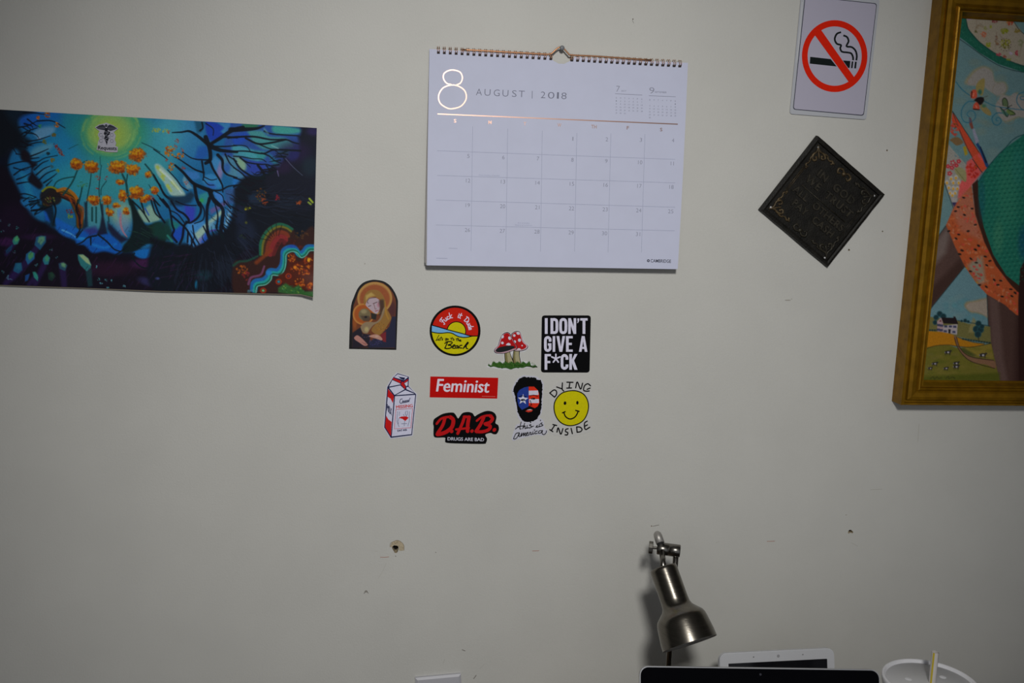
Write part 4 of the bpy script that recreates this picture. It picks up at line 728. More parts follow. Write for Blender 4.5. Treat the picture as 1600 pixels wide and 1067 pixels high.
g.out('dark_scuff', scd, wall)
g = G()
for x, y, rx, ry in [(1231, 469, 5, 1), (1237, 467, 1, .7), (570, 412, 1, 1), (572, 924, 2.6, 2)]: g.flat(circ(x, y, rx, ry, 10), .00015)
g.out('smudge', scf, wall)

# unseen lamp inferred from the shadows; hood, stem and ceiling mount are made up
def make_spot():
    o = thing('spot_lamp', tuple(LAMP), 'unseen lamp aimed at the wall, in an added ceiling-hung black hood', 'lamp'); ax = (LAMP_AIM-LAMP).normalized(); blk = mat('lamp_hood_black', (.02, .02, .02), .5)
    ld = bpy.data.lights.new('spot_beam', 'SPOT'); ld.energy = LAMP_POWER; ld.color = (1, .985, .955); ld.spot_size = math.radians(58); ld.spot_blend = 1.0; ld.shadow_soft_size = .115  # soft narrow cone shaped to darken the wall towards the corners
    l = bpy.data.objects.new('spot_beam', ld); col.objects.link(l); l.parent = o; l.rotation_euler = ax.to_track_quat('-Z', 'Y').to_euler()
    G().lathe(LAMP-ax*.16, ax, [(0, .03), (.02, .05), (.06, .075), (.14, .095), (.141, .092), (.06, .07), (.02, .045)], 32, True, True).out('hood', blk, o, True)
    top = LAMP-ax*.13; G().tube([top, top+Vector((0, -.03, .08)), (top.x, top.y-.03, ZC)], .008, 10).out('stem', blk, o, True)
    G().lathe((top.x, top.y-.03, ZC-.03), (0, 0, 1), [(0, .02), (.005, .05), (.03, .05)], 24).out('ceiling_rose', blk, o)
make_spot()
# ---------------------------------------------------------------- poster on the wall
PG = 1.85
def make_poster():
    c0 = W(230, 320, 0); o = thing('fantasy_poster', (float(c0[0]), 0, float(c0[2])), 'wide glossy poster of a blue fantasy landscape with orange flowers', 'poster')
    bx, by = [-45, 0, 130, 250, 370, 470, 489], [443, 445, 449.5, 454.5, 457.5, 459.5, 464]
    def px(S, T):
        xt = -45+S*540; yt = 168.5+(200-168.5)*S; xb = -45+S*534; yb = np.interp(xb, bx, by)
        return xt*(1-T)+xb*T, yt*(1-T)+yb*T
    def dep(S, T): return .0012+.0035*T**2+.009*np.exp(-(((1-S)/.05)**2+((1-T)/.09)**2))+.0015*np.sin(S*9)**2*T**3
    c = paint_poster(); S, T = np.meshgrid(np.linspace(0, 1, 700), np.linspace(0, 1, 370)); X, Y = px(S, T)
    P = W(X, Y, 0); D = dep(S, T); P = W(X, Y, D)
    grid_mesh('print', P, np.clip(lin(c.sample(X, Y)*255)*PG, 0, .9), paint_mat('poster_print', .45, .08), o)
    S, T = np.meshgrid(np.linspace(0, 1, 60), np.linspace(0, 1, 20)); X, Y = px(S, T); Q = W(X, Y, dep(S, T)-.0005); Q[..., 2] = np.where(T > .999, Q[..., 2]-.0012, Q[..., 2])
    grid_mesh('paper_back', Q, np.full(Q.shape, .5)*np.array([.42, .37, .28])*1.0, paint_mat('poster_paper', .7), o)
    return dep
make_poster()
def requests_sticker():
    q = K(130, 170, 13.34); d0 = .0024
    outl = [(255, 385), (340, 330), (420, 315), (490, 290), (560, 315), (640, 345), (740, 415), (690, 450), (650, 490), (690, 560), (670, 640), (700, 720), (680, 775), (735, 800), (725, 905), (600, 905), (470, 895), (440, 880), (290, 855), (310, 770), (320, 700), (350, 620), (315, 540), (350, 470), (300, 430)]
    s = Sticker('winged_staff_sticker', q(*outl), ink(146, 146, 156), 'small cut-out sticker of a winged snake-wound staff reading Requests, on the poster', group='stickers on the poster', th=.0004, d0=d0)
    INK = ink(24, 26, 32)
    s.polys('wings', [q((275, 395), (350, 345), (420, 330), (462, 355), (480, 400), (470, 450), (400, 440), (330, 425)), q((530, 350), (570, 330), (650, 365), (720, 412), (650, 445), (580, 465), (520, 440), (505, 390))], ink(44, 46, 54))
    s.polys('staff', [q(*circ(490, 352, 26, 28, 16)), q((470, 400), (520, 400), (525, 470), (575, 480), (560, 540), (525, 560), (545, 620), (520, 690), (505, 760), (480, 690), (450, 620), (470, 560), (440, 520), (460, 470))], INK)
    s.lines('feathers', [q((300, 395), (460, 390)), q((330, 412), (462, 412)), q((700, 412), (530, 395)), q((660, 432), (530, 420))], .3, ink(110, 110, 120))
    s.lines('snakes', [q((470, 480), (540, 500), (480, 550), (540, 590), (470, 640), (520, 680)), q((480, 350), (495, 350))], .7, ink(112, 114, 124))
    s.lines('scrolls', [q(*circ(385+dx, 545+dy, 34, 32, 10)) for dx in (0, 225) for dy in (0, 125)]+[q(*circ(430+dx, 600, 20, 20, 8)) for dx in (0, 130)], .5, ink(86, 88, 100))
    s.text('lettering', [('Requests', q((322, 845))[0], q((708, 862))[0], 5.6)], INK, thick=.2)
requests_sticker()

# ---------------------------------------------------------------- wall calendar
def make_calendar():
    c0 = W(868, 90, 0); o = thing('wall_calendar', (float(c0[0]), 0, float(c0[2])), 'white spiral-bound August 2018 month calendar with copper foil print', 'calendar')
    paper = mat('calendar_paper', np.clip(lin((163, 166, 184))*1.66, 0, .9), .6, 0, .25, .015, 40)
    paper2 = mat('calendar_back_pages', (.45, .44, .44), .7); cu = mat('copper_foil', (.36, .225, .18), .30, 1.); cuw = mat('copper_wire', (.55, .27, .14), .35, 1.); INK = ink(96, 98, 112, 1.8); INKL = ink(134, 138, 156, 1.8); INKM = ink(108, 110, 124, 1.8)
    TL, TR, BL, BR = (671, 76.5), (1075, 98.2), (667, 414.5), (1059, 420.5)
    def px(s, t): 
        return (TL[0]*(1-s)+TR[0]*s)*(1-t)+(BL[0]*(1-s)+BR[0]*s)*t+1.2*np.sin(t*3.1)*(s*2-1)*.6, (TL[1]*(1-s)+TR[1]*s)*(1-t)+(BL[1]*(1-s)+BR[1]*s)*t
    def dep(t): return .0075+.0145*t**1.5
    def dpx(x, y):
        s = np.clip((np.asarray(x, float)-670)/400., 0, 1); yt = TL[1]+(TR[1]-TL[1])*s; yb = BL[1]+(BR[1]-BL[1])*s
        return dep(np.clip((np.asarray(y, float)-yt)/(yb-yt), 0, 1))
    # leaf with the thumb notch cut out of its top edge
    def leaf(name, m, doff, sh=(0, 0)):
        n, k = 48, 24; g = G(); v = []
        for j in range(k+1):
            for i in range(n+1):
                s, t = i/n, j/k; x, y = px(s, t); 
                if j == 0 and abs(x-877) < 16: y += math.sqrt(max(0, 1-((x-877)/16)**2))*12.5
                v.append(W(x+sh[0]*t, y+sh[1]*t, dep(t)-doff))
        f = [(j*(n+1)+i, (j+1)*(n+1)+i, (j+1)*(n+1)+i+1, j*(n+1)+i+1) for j in range(k) for i in range(n)]
        g.add(v, f).out(name, m, o, True)
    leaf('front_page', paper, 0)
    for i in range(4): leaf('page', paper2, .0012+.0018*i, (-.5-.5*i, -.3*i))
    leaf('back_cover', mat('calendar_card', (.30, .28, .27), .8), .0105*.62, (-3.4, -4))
    def WP(p, e): p = np.asarray(p, float); return W(p[:, 0], p[:, 1], dpx(p[:, 0], p[:, 1])+e)
    def rib(g, pts, w, e, closed=False, smooth=False):
        p = catmull(pts, 5, closed) if smooth else np.asarray(pts, float)
        if closed: p = np.vstack([p, p[:1]])
        elif len(p) == 2: p = np.array([p[0]*(1-t)+p[1]*t for t in np.linspace(0, 1, 14)])
        n = len(p); t = np.gradient(p, axis=0)
        if closed: t[0] = t[-1] = p[1]-p[-2]
        t /= np.linalg.norm(t, axis=1)[:, None]; nn = np.stack([-t[:, 1], t[:, 0]], 1)*w/2
        g.add(WP(np.vstack([p+nn, p-nn]), e), [(i, i+1, n+i+1, n+i) for i in range(n-1)])
    def txt(g, body, p0, p1, h, e, bold=0., sp=1.):
        v, f = glyphs(body, bold, 0, 0, sp); x0, x1 = v[:, 0].min(), v[:, 0].max(); ym = v[:, 1].max()
        p0, p1 = np.array(p0, float), np.array(p1, float); ee = p1-p0; up = np.array([ee[1], -ee[0]])/np.linalg.norm(ee)*h
        P = p0+((v[:, 0]-x0)/max(1e-6, x1-x0))[:, None]*ee+(v[:, 1]/ym)[:, None]*up
        g.add(WP(P, e), f)
    e1 = .00022
    # big outlined figure 8 and the rule
    g = G(); q3 = K(660, 60, 5.927)
    rib(g, q3((270, 428), (225, 415), (195, 370), (205, 320), (270, 292), (345, 310), (370, 360), (355, 410), (315, 432)), 2.0, e1, False, True)
    rib(g, q3((270, 432), (190, 460), (150, 530), (165, 600), (230, 645), (285, 650), (360, 625), (405, 560), (395, 490), (340, 445)), 2.0, e1, True, True)
    g.out('foil_numeral', cu, o)
    g = G(); rib(g, [(683.6, 178), (1059, 194)], 1.7, e1); g.out('foil_rule', cu, o)
    for t, x, y, w in [('S', 711, 191.3, 4), ('M', 765.5, 193.7, 5), ('T', 820, 196, 4), ('W', 874, 198, 6), ('TH', 928, 200.4, 8.5), ('F', 981, 202.3, 3.6), ('S', 1033, 205, 3.6)]: g = G(); txt(g, t, (x-w/2, y), (x+w/2, y+w*.04), 5.4, e1, .01); g.out('foil_weekday', cu, o)
    g = G()
    for ch, X in zip('AUGUST', (523, 602, 687, 768, 850, 918)):
        x = 660+X/5.927; y = 148.7+(x-748)*.0445; w = {'S': 7}.get(ch, 9.2); txt(g, ch, (x-w/2, y), (x+w/2, y+w*.045), 10.2, e1, -.012)
    rib(g, [(831.7, 142), (831.4, 154)], .8, e1)
    for ch, x, w in (('2', 848.4, 7), ('0', 861, 10), ('1', 871.5, 3), ('8', 881, 8)): y = 148.7+(x-748)*.0445; txt(g, ch, (x-w/2, y), (x+w/2, y+w*.045), 10.2, e1, -.012)
    g.out('month_title', INK, o)
    # day grid
    HL = [((683, 235.4), (1055, 249)), ((683, 274), (1055, 285.7)), ((681, 312.4), (1055, 323.8)), ((681, 351.5), (1054, 360.5))]
    VL = [((738.5, 197.5), (736, 392)), ((793.3, 201), (790.4, 393)), ((847.3, 204), (844.5, 393)), ((901.3, 207.7), (897.8, 393)), ((954.5, 208.5), (950, 394.5)), ((1007.7, 209.3), (1002.2, 394.5))]
    g = G()
    for a, b in HL+VL: rib(g, [a, b], .65, e1*.8)
    g.out('day_grid', INKL, o)
    tops = [((683, 206), (1055, 212))]+HL
    for dday in range(1, 32):
        k = dday+2; r, c = divmod(k, 7)
        (xa, ya), (xb, yb) = tops[r]
        vx = VL[c] if c < 6 else ((1060, 210), (1054, 394)); 
        xr = vx[0][0]+(vx[1][0]-vx[0][0])*(r*38+15)/190.-6.0-(2 if c == 6 else 0); yy = ya+(yb-ya)*(xr-xa)/(xb-xa)+9.5+(.8 if r == 0 else 0)
        w = 3.6*len(str(dday))+(.8 if dday > 9 else 0)-(2.4 if dday == 1 else 3.2 if dday == 11 else 1.4 if '1' in str(dday) else 0); g = G(); txt(g, str(dday), (xr-w/2, yy), (xr+w/2, yy+w*.03), 6.0, e1, -.012); g.out('day_number', INKM, o)
    # small neighbouring months
    g = G(); q4 = K(860, 60, 5.926)
    txt(g, '7', q4((608, 494))[0], q4((640, 496))[0], 9.2, e1, -.015); txt(g, '9', q4((915, 510))[0], q4((960, 512))[0], 9.6, e1, -.015); txt(g, 'JULY', q4((657, 490))[0], q4((702, 493))[0], 2.2, e1); txt(g, 'SEPTEMBER', q4((966, 503))[0], q4((1076, 507))[0], 2.4, e1)
    rib(g, q4((600, 512), (850, 524)), .6, e1); rib(g, q4((912, 530), (1160, 540)), .6, e1)
    for (ox, oy, first, nd) in [(610, 548, 0, 31), (920, 566, 6, 30)]:
        for c, ch in enumerate('SMTWTFS'): x, y = q4((ox+c*39.3, oy+c*2.0+8))[0]; txt(g, ch, (x-.8, y), (x+.8, y+.05), 2.0, e1)
        for dd in range(1, nd+1):
            r, c = divmod(dd-1+first, 7); x, y = q4((ox+c*39.3, oy+(r+1)*(28 if first == 0 else 27.5)+c*2.0+8))[0]; w = 1.1*len(str(dd))+.3; txt(g, str(dd), (x-w/2, y), (x+w/2, y+.05), 2.0, e1)
    g.out('small_months', INKM, o)
    g = G(); q5 = K(655, 230, 3.678)
    txt(g, 'Civic Holiday (Canada)', q5((343, 163))[0], q5((462, 167))[0], 2.0, e1); g.out('holiday_note', INKL, o); g = G(); txt(g, 'Eid al-Adha', q5((568, 438))[0], q5((634, 440))[0], 1.9, e1); txt(g, 'Begins at sundown', q5((552, 450))[0], q5((650, 453))[0], 1.9, e1)
    g.out('holiday_note', INKL, o); g = G(); rib(g, q5((170, 580), (220, 582)), .8, e1); g.out('holiday_note', INKL, o); g = G(); rib(g, q5((98, 637), (163, 639)), .8, e1); g.out('small_print', INKL, o)
    g = G(); txt(g, 'CAMBRIDGE', q5((1330, 661))[0], q5((1447, 664))[0], 5.0, e1, .012); rib(g, q5(*circ(1317, 652, 5.5, 6, 10)), 1.4, e1, True); g.out('maker_mark', ink(52, 54, 66, 1.8), o)
    # binding: punch holes, double wire loops, hanger
    hole = mat('punch_hole', (.03, .028, .03), .8)
    xs = [685+(860.5-685)*i/19 for i in range(20)]+[893.4+(1062-893.4)*i/19 for i in range(20)]
    for i, x in enumerate(xs):
        y = 82.2+(x-685)*(92.1-82.2)/(860.5-685) if i < 20 else 94.2+(x-893.4)*(103.5-94.2)/(1062-893.4)
        g = G(); g.add(WP(np.array([(x-2.2, y-1.9), (x+2.2, y-1.8), (x+2.2, y+1.9), (x-2.2, y+1.8)]), .0002), [(0, 3, 2, 1)]); g.out('punch_hole', hole, o)
        g = G(); R = .0052
        for dx in (-1.35, 1.35):
            c = Vector(W(x+dx, y-3.6, dep(0)-.001)); pts = [c+Vector((-.0003*math.sin(t), -math.cos(t)*R, math.sin(t)*R)) for t in np.linspace(-.75, 4.0, 12)]
            g.tube(pts, .00042, 5)
        g.out('binding_ring', cuw, o, True)
    hp = catmull([(722, 77.5), (760, 79.5), (800, 81.8), (840, 84), (856, 84.8), (862, 83.5), (868, 78), (873, 74.3), (878, 73.8), (882, 77), (888, 83.5), (893, 86), (930, 87.8), (970, 90.6), (1018, 94)], 4)
    G().tube([W(x, y, .0105) for x, y in hp], .00115, 8).out('hanger_wire', cuw, o, True)
    p = W(876, 76.5, 0); pin = thing('push_pin', (float(p[0]), 0, float(p[2])), 'small round metal pin that holds the calendar on the wall', 'pin')
    G().lathe((p[0], 0, p[2]), (0, -1, 0), [(-.004, .0008), (.0115, .0008), (.012, .0034), (.0132, .0032), (.0138, .0018)], 16).out('pin_head', mat('pin_steel', (.20, .21, .225), .55, .2), pin, True)
make_calendar()

# ---------------------------------------------------------------- laminated no-smoking sign
def make_sign():
    q = K(1220, 0, 5.617); c0 = W(1300, 90, 0); o = thing('no_smoking_sign', (float(c0[0]), 0, float(c0[2])), 'laminated white card with red no-smoking symbol', 'sign')
    lam = rrect([(1251, -7.5), (1373.5, -1), (1352.5, 187), (1233, 178)], 5); inn = rrect(q((205, -34), (838, 32), (722, 1018), (100, 962)), 4.5)
    G().slab(lam, .0012, .0022).out('laminate', mat('laminate_film', np.clip(lin((146, 148, 153))*1.75, 0, .9), .2, 0, .4), o)
    def lay(name, polys, m, k):
        g = G()
        for p in polys: g.flat(p, .0022+k*.00008)
        g.out(name, m, o)
    lay('black_border', [inn], ink(44, 46, 56, 1.95), 1); ip = rrect(q((211, -28), (832, 38), (717, 1010), (107, 956)), 4.2); lay('card', [ip], mat('sign_card', np.clip(lin((146, 143, 157))*1.7, 0, .9), .3, 0, .3), 2)
    B = ink(16, 22, 22, 1.7); R = ink(176, 26, 6, 1.75)
    lay('cigarette', [q((252, 500), (432, 520), (484, 585), (248, 560)), q((538, 532), (604, 537), (598, 598), (584, 597)), q((616, 540), (630, 541), (624, 600), (609, 599)), q((644, 542), (660, 543), (654, 602), (637, 601))], B, 3)
    g = G(); g.ribbon(q((522, 284), (485, 300), (467, 345), (485, 385), (522, 398), (515, 425), (530, 455), (575, 462), (610, 470), (626, 500), (628, 530)), 2.9, .0022+3*.00008, taper=True); g.ribbon(q((542, 312), (575, 328), (588, 365), (570, 408), (615, 415), (648, 445), (660, 490), (656, 532)), 2.9, .0022+3*.00008, taper=True); g.out('smoke_drawing', B, o)
    g = G(); a = circ(466, 494, 287, 315, 64); b = circ(466, 494, 237, 260, 64); pa, pb = q(*a), q(*b); n = 64
    P = np.array(pa+pb); w = W(P[:, 0], P[:, 1], 0); w[:, 1] = -(.0022+4*.00008); g.add(w, [(n+i, n+(i+1) % n, (i+1) % n, i) for i in range(n)]); g.out('red_ring', R, o)
    lay('red_slash', [q((283, 298), (345, 262), (645, 690), (590, 722))], R, 5)
    lay('laminate_strip', [q((168, 150), (178, 20), (186, 20), (160, 340), (140, 520), (128, 560))], mat('laminate_gloss', (.62, .62, .64), .12, 0, .6), 3)  # paler, glossier strip along the film's left margin
make_sign()

# ---------------------------------------------------------------- cast plaque hung on its corner
def make_plaque():
    T, R_, B_, L_ = [W(x, y, .004) for x, y in ((1276.3, 211), (1380, 303), (1293.2, 418.2), (1185, 328))]
    cen = (T+R_+B_+L_)/4; ex = ((R_-T)+(B_-L_))/2; ey = ((T-L_)+(R_-B_))/2; sx, sy = np.linalg.norm(ex), np.linalg.norm(ey); ex /= sx; ey -= ex*(ex@ey); ey /= np.linalg.norm(ey)
    o = thing('cast_plaque', (float(cen[0]), 0, float(cen[2])), 'dark cast-metal diamond-hung plaque with raised lettering and scrollwork', 'plaque')
    iron = mat('cast_iron', (.010, .009, .007), .5, 0, .2, .5, 90, .6, 500); rel = mat('rubbed_relief', (.030, .026, .018), .45, .2, .3, .6, 160); bronze = mat('rubbed_bronze', (.085, .06, .03), .45, .3, .3, .6, 200)
    def L(a, b, h):          # a: 0..1 along the reading direction, b: 0..1 downwards, h: height off the wall
        a = np.asarray(a, float); b = np.asarray(b, float); h = np.asarray(h, float)
        p = np.array([cen[0], 0, cen[2]])+((a-.5)*sx)[..., None]*ex+((.5-b)*sy)[..., None]*ey; p = p.copy(); p[..., 1] = -h; return p
    # bowed border with soft corners
    g = G(); r = random.Random(3)
    def ring(ins, h, jit=0.):
        o_ = []
        for (ax, ay), (bx, by) in [((0, 0), (1, 0)), ((1, 0), (1, 1)), ((1, 1), (0, 1)), ((0, 1), (0, 0))]:
            for k in range(10):
                t = k/10; x = ax+(bx-ax)*t; y = ay+(by-ay)*t
                o_.append((ins+x*(1-2*ins)+r.uniform(-jit, jit), ins+y*(1-2*ins)+r.uniform(-jit, jit), h))
        return o_
    prof = [ring(.002, .0005), ring(0, .003, .002), ring(.006, .0085, .002), ring(.03, .0092), ring(.048, .0082), ring(.055, .0055)]
    v = np.array(sum(prof, [])); n = 40; P = L(v[:, 0], v[:, 1], v[:, 2]); f = [(k*n+i, k*n+(i+1) % n, (k+1)*n+(i+1) % n, (k+1)*n+i) for k in range(5) for i in range(n)]
    f = [q[::-1] for q in f]; g.add(P, f+[list(range(5*n, 6*n))[::-1], list(range(n))]); g.out('plate', iron, o)
    hb = .0055
    for body, a0, a1, b, h in [('IN  GOD', .26, .78, .325, .085), ('WE  TRUST', .19, .85, .445, .082), ('ALL  OTHERS', .15, .87, .615, .078), ('PAY  CASH', .24, .82, .735, .08)]:
        v, fc = glyphs(body, .02, .05, .02, 1.15); x0, x1 = v[:, 0].min(), v[:, 0].max(); ym = v[:, 1].max(); z0, z1 = v[:, 2].min(), v[:, 2].max()
        build('lettering', L(a0+(v[:, 0]-x0)/(x1-x0)*(a1-a0), b-v[:, 1]/ym*h, hb-.0004+(v[:, 2]-z0)/(z1-z0)*.0022), fc, rel, o)
    def bar(pts, w, h, m, name, sm=True):
        p = catmull(pts, 6) if sm and len(pts) > 2 else np.asarray(pts, float); g.__init__(); g.tube([Vector(L(x, y, hb+h)) for x, y in p], [w*(1-.5*abs(2*k/(len(p)-1)-1)**3) for k in range(len(p))], 7).out(name, m, o, True)
    bar([(.2, .505), (.84, .505)], .0016, .0006, rel, 'divider', False)
    for x in (.095, .112): bar([(x, .34), (x, .66)], .0008, .0006, bronze, 'side_bead', False)
    for x in (.888, .905): bar([(x, .34), (x, .68)], .0008, .0006, rel, 'side_bead', False)
    def scroll(cx, cy, sxn, syn, k=1., m=bronze):
        for pts, w in [(((0, 0), (.05, .035), (.11, .03), (.15, .055), (.135, .085), (.11, .075)), .0019), (((.01, .0), (.03, .055), (.02, .11), (.05, .15), (.08, .135), (.07, .112)), .0019), (((.16, .03), (.2, .045), (.235, .03), (.25, .05), (.235, .065)), .0016), (((.03, .16), (.035, .2), (.02, .23), (.04, .25), (.055, .235)), .0016), (((.02, .02), (.07, .07), (.1, .1)), .0014), (((.1, .03), (.14, .02), (.18, .025)), .0013), (((.03, .1), (.02, .14), (.03, .18)), .0013)]:
            bar([(cx+sxn*x*k, cy+syn*y*k) for x, y in pts], w, .0006, m, 'scrollwork')
        for x, y in ((.11, .065), (.065, .11), (.26, .04), (.045, .26)):
            c = L(cx+sxn*x*k, cy+syn*y*k, hb); G().lathe(c, (0, -1, 0), [(-.0003, .0022), (.0012, .0018), (.002, .0006)], 8).out('boss', m, o, True)
    scroll(.075, .075, 1, 1); scroll(.925, .075, -1, 1, 1., rel); scroll(.075, .925, 1, -1); scroll(.925, .925, -1, -1, .95, rel)
    for c_, y, up in ((.5, .125, 1), (.5, .885, -1)):
        for s in (-1, 1):
            bar([(c_, y), (c_+s*.04, y-.03*up), (c_+s*.085, y-.01*up), (c_+s*.07, y+.03*up), (c_+s*.04, y+.015*up)], .0017, .0006, bronze if up == 1 else rel, 'scrollwork')
        G().lathe(L(c_, y, hb), (0, -1, 0), [(-.0003, .004), (.0016, .0034), (.0026, .001)], 10).out('boss', bronze if up == 1 else rel, o, True)
    for a, b, m in ((.09, .04+.05, mat('plaque_nail_dull', (.25, .25, .25), .6)), (.865+.05, .085, mat('plaque_nail', (.6, .6, .6), .35, .3)), (.085, .9, mat('plaque_nail', 0)), (.91, .94, mat('plaque_nail', 0))):
        G().lathe(L(a, b, hb), (0, -1, 0), [(-.0005, .0018), (.0010, .0017), (.0018, .0008)], 10).out('nail_head', m, o, True)
make_plaque()

# ---------------------------------------------------------------- gilt picture frame
def make_picture():
    FD = .030                                    # depth of the moulding
    xo = float(W(1457.0, 0, 0)[0]+W(1392.5, 629, 0)[0])/2; zb = float(W(1480, 633.5, FD)[2])
    xi = float(W(1503.7, 27, .010)[0]+W(1443.0, 570, .010)[0])/2; zi = float(W(1500, 594, .010)[2]); zt = float(W(1540, 31, .010)[2])
    w = xi-xo; wb = zi-zb; xr = xo+.50; zT = zt+wb
    o = thing('framed_picture', ((xo+xr)/2, 0, zb), 'gilt wooden frame around a painting of a green skirt, butterflies and a farm', 'picture')
    gold = mat('gilt_wood', (.26, .130, .006), .36, .5, .2, .22, 60, .15, 300, (1, 1, 1)); side = mat('gilt_side', (.26, .135, .025), .6, .15, .4, .2, 60)
    # profile: fraction of the rail width from the outer edge, depth
    prof = [(0, 0), (0, FD-.001), (.02, FD), (.10, FD), (.12, FD-.006), (.20, FD-.007), (.23, FD-.002), (.36, FD-.001), (.52, FD-.0025), (.60, FD-.005), (.63, FD-.003), (.68, FD-.0022), (.73, FD-.004), (.75, FD-.0065), (.78, FD-.005), (.82, FD-.005), (.85, FD-.008), (.93, FD-.016), (1.0, .0115), (1.0, .006)]
    A, B = (xo, zb), (xr, zT)
    cor = lambda u: [(xo+w*u, zb+wb*u), (xr-w*u, zb+wb*u), (xr-w*u, zT-wb*u), (xo+w*u, zT-wb*u)]
    for i, nm in enumerate(('bottom_rail', 'side_rail', 'top_rail', 'side_rail')):
        v = []; 
        for u, d in prof:
            c = cor(u); a, b = c[i], c[(i+1) % 4]; v += [(a[0], -d, a[1]), (b[0], -d, b[1])]
        f = [(2*k, 2*k+1, 2*k+3, 2*k+2) for k in range(len(prof)-1)]; f = [q for q in f]
        build(nm, v, f, gold, o)
    build('backing_board', [(xo+.01, -.004, zb+.01), (xr-.01, -.004, zb+.01), (xr-.01, -.004, zT-.01), (xo+.01, -.004, zT-.01)], [(0, 1, 2, 3)], mat('backing_board', (.25, .2, .14), .9), o)
    c = paint_picture(); xs = np.linspace(xi-.002, xr-w+.002, 400); zs = np.linspace(zT-wb+.002, zi-.002, 600); X, Z = np.meshgrid(xs, zs); P = np.stack([X, np.full(X.shape, -.010), Z], -1)
    px, py = PIX(P)
    grid_mesh('painted_canvas', P, np.clip(lin(c.sample(px, py)*255)*PICG, 0, .9), paint_mat('canvas_paint', .5, .05), o)
PICG = 2.3
make_picture()

# ---------------------------------------------------------------- socket plate low on the wall
def make_outlet():
    a, b = W(648.5, 1057, 0), W(720, 1050.5, 0); c = (a+b)/2; e = (b-a); wd = np.linalg.norm(e); e /= wd; dn = np.array([e[2], 0, -e[0]]); Hh = .114
    o = thing('outlet_plate', (float(c[0]), 0, float(c[2])), 'white plastic electrical socket plate low on the wall', 'outlet')
    m = mat('plate_plastic', (.50, .50, .535), .4, 0, .3); dk = mat('slot_dark', (.02, .02, .02), .8)
    def L(x, y, d): return c+e*x+dn*y+np.array([0, -d, 0])
    def plate(x0, x1, y0, y1, d0, d1, bev):
        v = [L(x, y, d0) for x, y in ((x0, y0), (x1, y0), (x1, y1), (x0, y1))]+[L(x, y, d1-bev*.6) for x, y in ((x0, y0), (x1, y0), (x1, y1), (x0, y1))]+[L(x, y, d1) for x, y in ((x0+bev, y0+bev), (x1-bev, y0+bev), (x1-bev, y1-bev), (x0+bev, y1-bev))]
        return G().add(v, [(4, 5, 1, 0), (5, 6, 2, 1), (6, 7, 3, 2), (7, 4, 0, 3), (8, 9, 5, 4), (9, 10, 6, 5), (10, 11, 7, 6), (11, 8, 4, 7), (11, 10, 9, 8)])
    plate(-wd/2, wd/2, 0, Hh, 0, .006, .0035).out('cover', m, o)
    for y in (.020, .060):
        rc = plate(-.017, .017, y, y+.030, .006, .0075, .001).out('socket', m, o)
        g = G(); 
        for x in (-.0065, .0065): g.v += [tuple(L(x+dx, y+dy, .0077)) for dx, dy in ((-.001, .008), (.001, .008), (.001, .016), (-.001, .016))]; k = len(g.v)-4; g.f.append([k+3, k+2, k+1, k])
        g.out('slot', dk, rc)
    G().lathe(L(0, .055, .006), (0, -1, 0), [(0, .003), (.001, .0028), (.0012, .001)], 12).out('screw', mat('plate_screw', (.5, .5, .52), .4, .6), o)
make_outlet()
def icon_sticker():
    Mq = K(535, 425, 8.21)
    outl = Mq((85, 985), (95, 640), (112, 430), (150, 315), (200, 205), (270, 135), (365, 103), (440, 101), (535, 122), (615, 178), (672, 260), (705, 340), (713, 400), (706, 600), (692, 998))
    outl = [outl[0]]+[tuple(q) for q in catmull(outl[1:-1], 4)]+[outl[-1]]
    s = Sticker('arched_sticker', outl, BLK, 'arch-topped sticker of a veiled haloed woman cradling a baby')
    c = paint_icon(); x = np.arange(544, 625, .34); y = np.arange(434, 549, .34); X, Y = np.meshgrid(x, y)
    P = W(X, Y, 0); P[..., 1] = -(s.d+.00006); p = np.array(outl); cen = p.mean(0); p = cen+(p-cen)*.985
    ins = np.zeros(X.shape, bool)
    for (ax, ay), (bx, by) in zip(p, np.roll(p, -1, 0)): ins ^= ((ay > Y) != (by > Y)) & (X < (bx-ax)*(Y-ay)/(by-ay+1e-12)+ax)
    grid_mesh('painted_print', P, np.clip(lin(c.sample(X, Y)*255)*1.64, 0, .9), paint_mat('icon_print', .35, .3), s.o, ins)
icon_sticker()

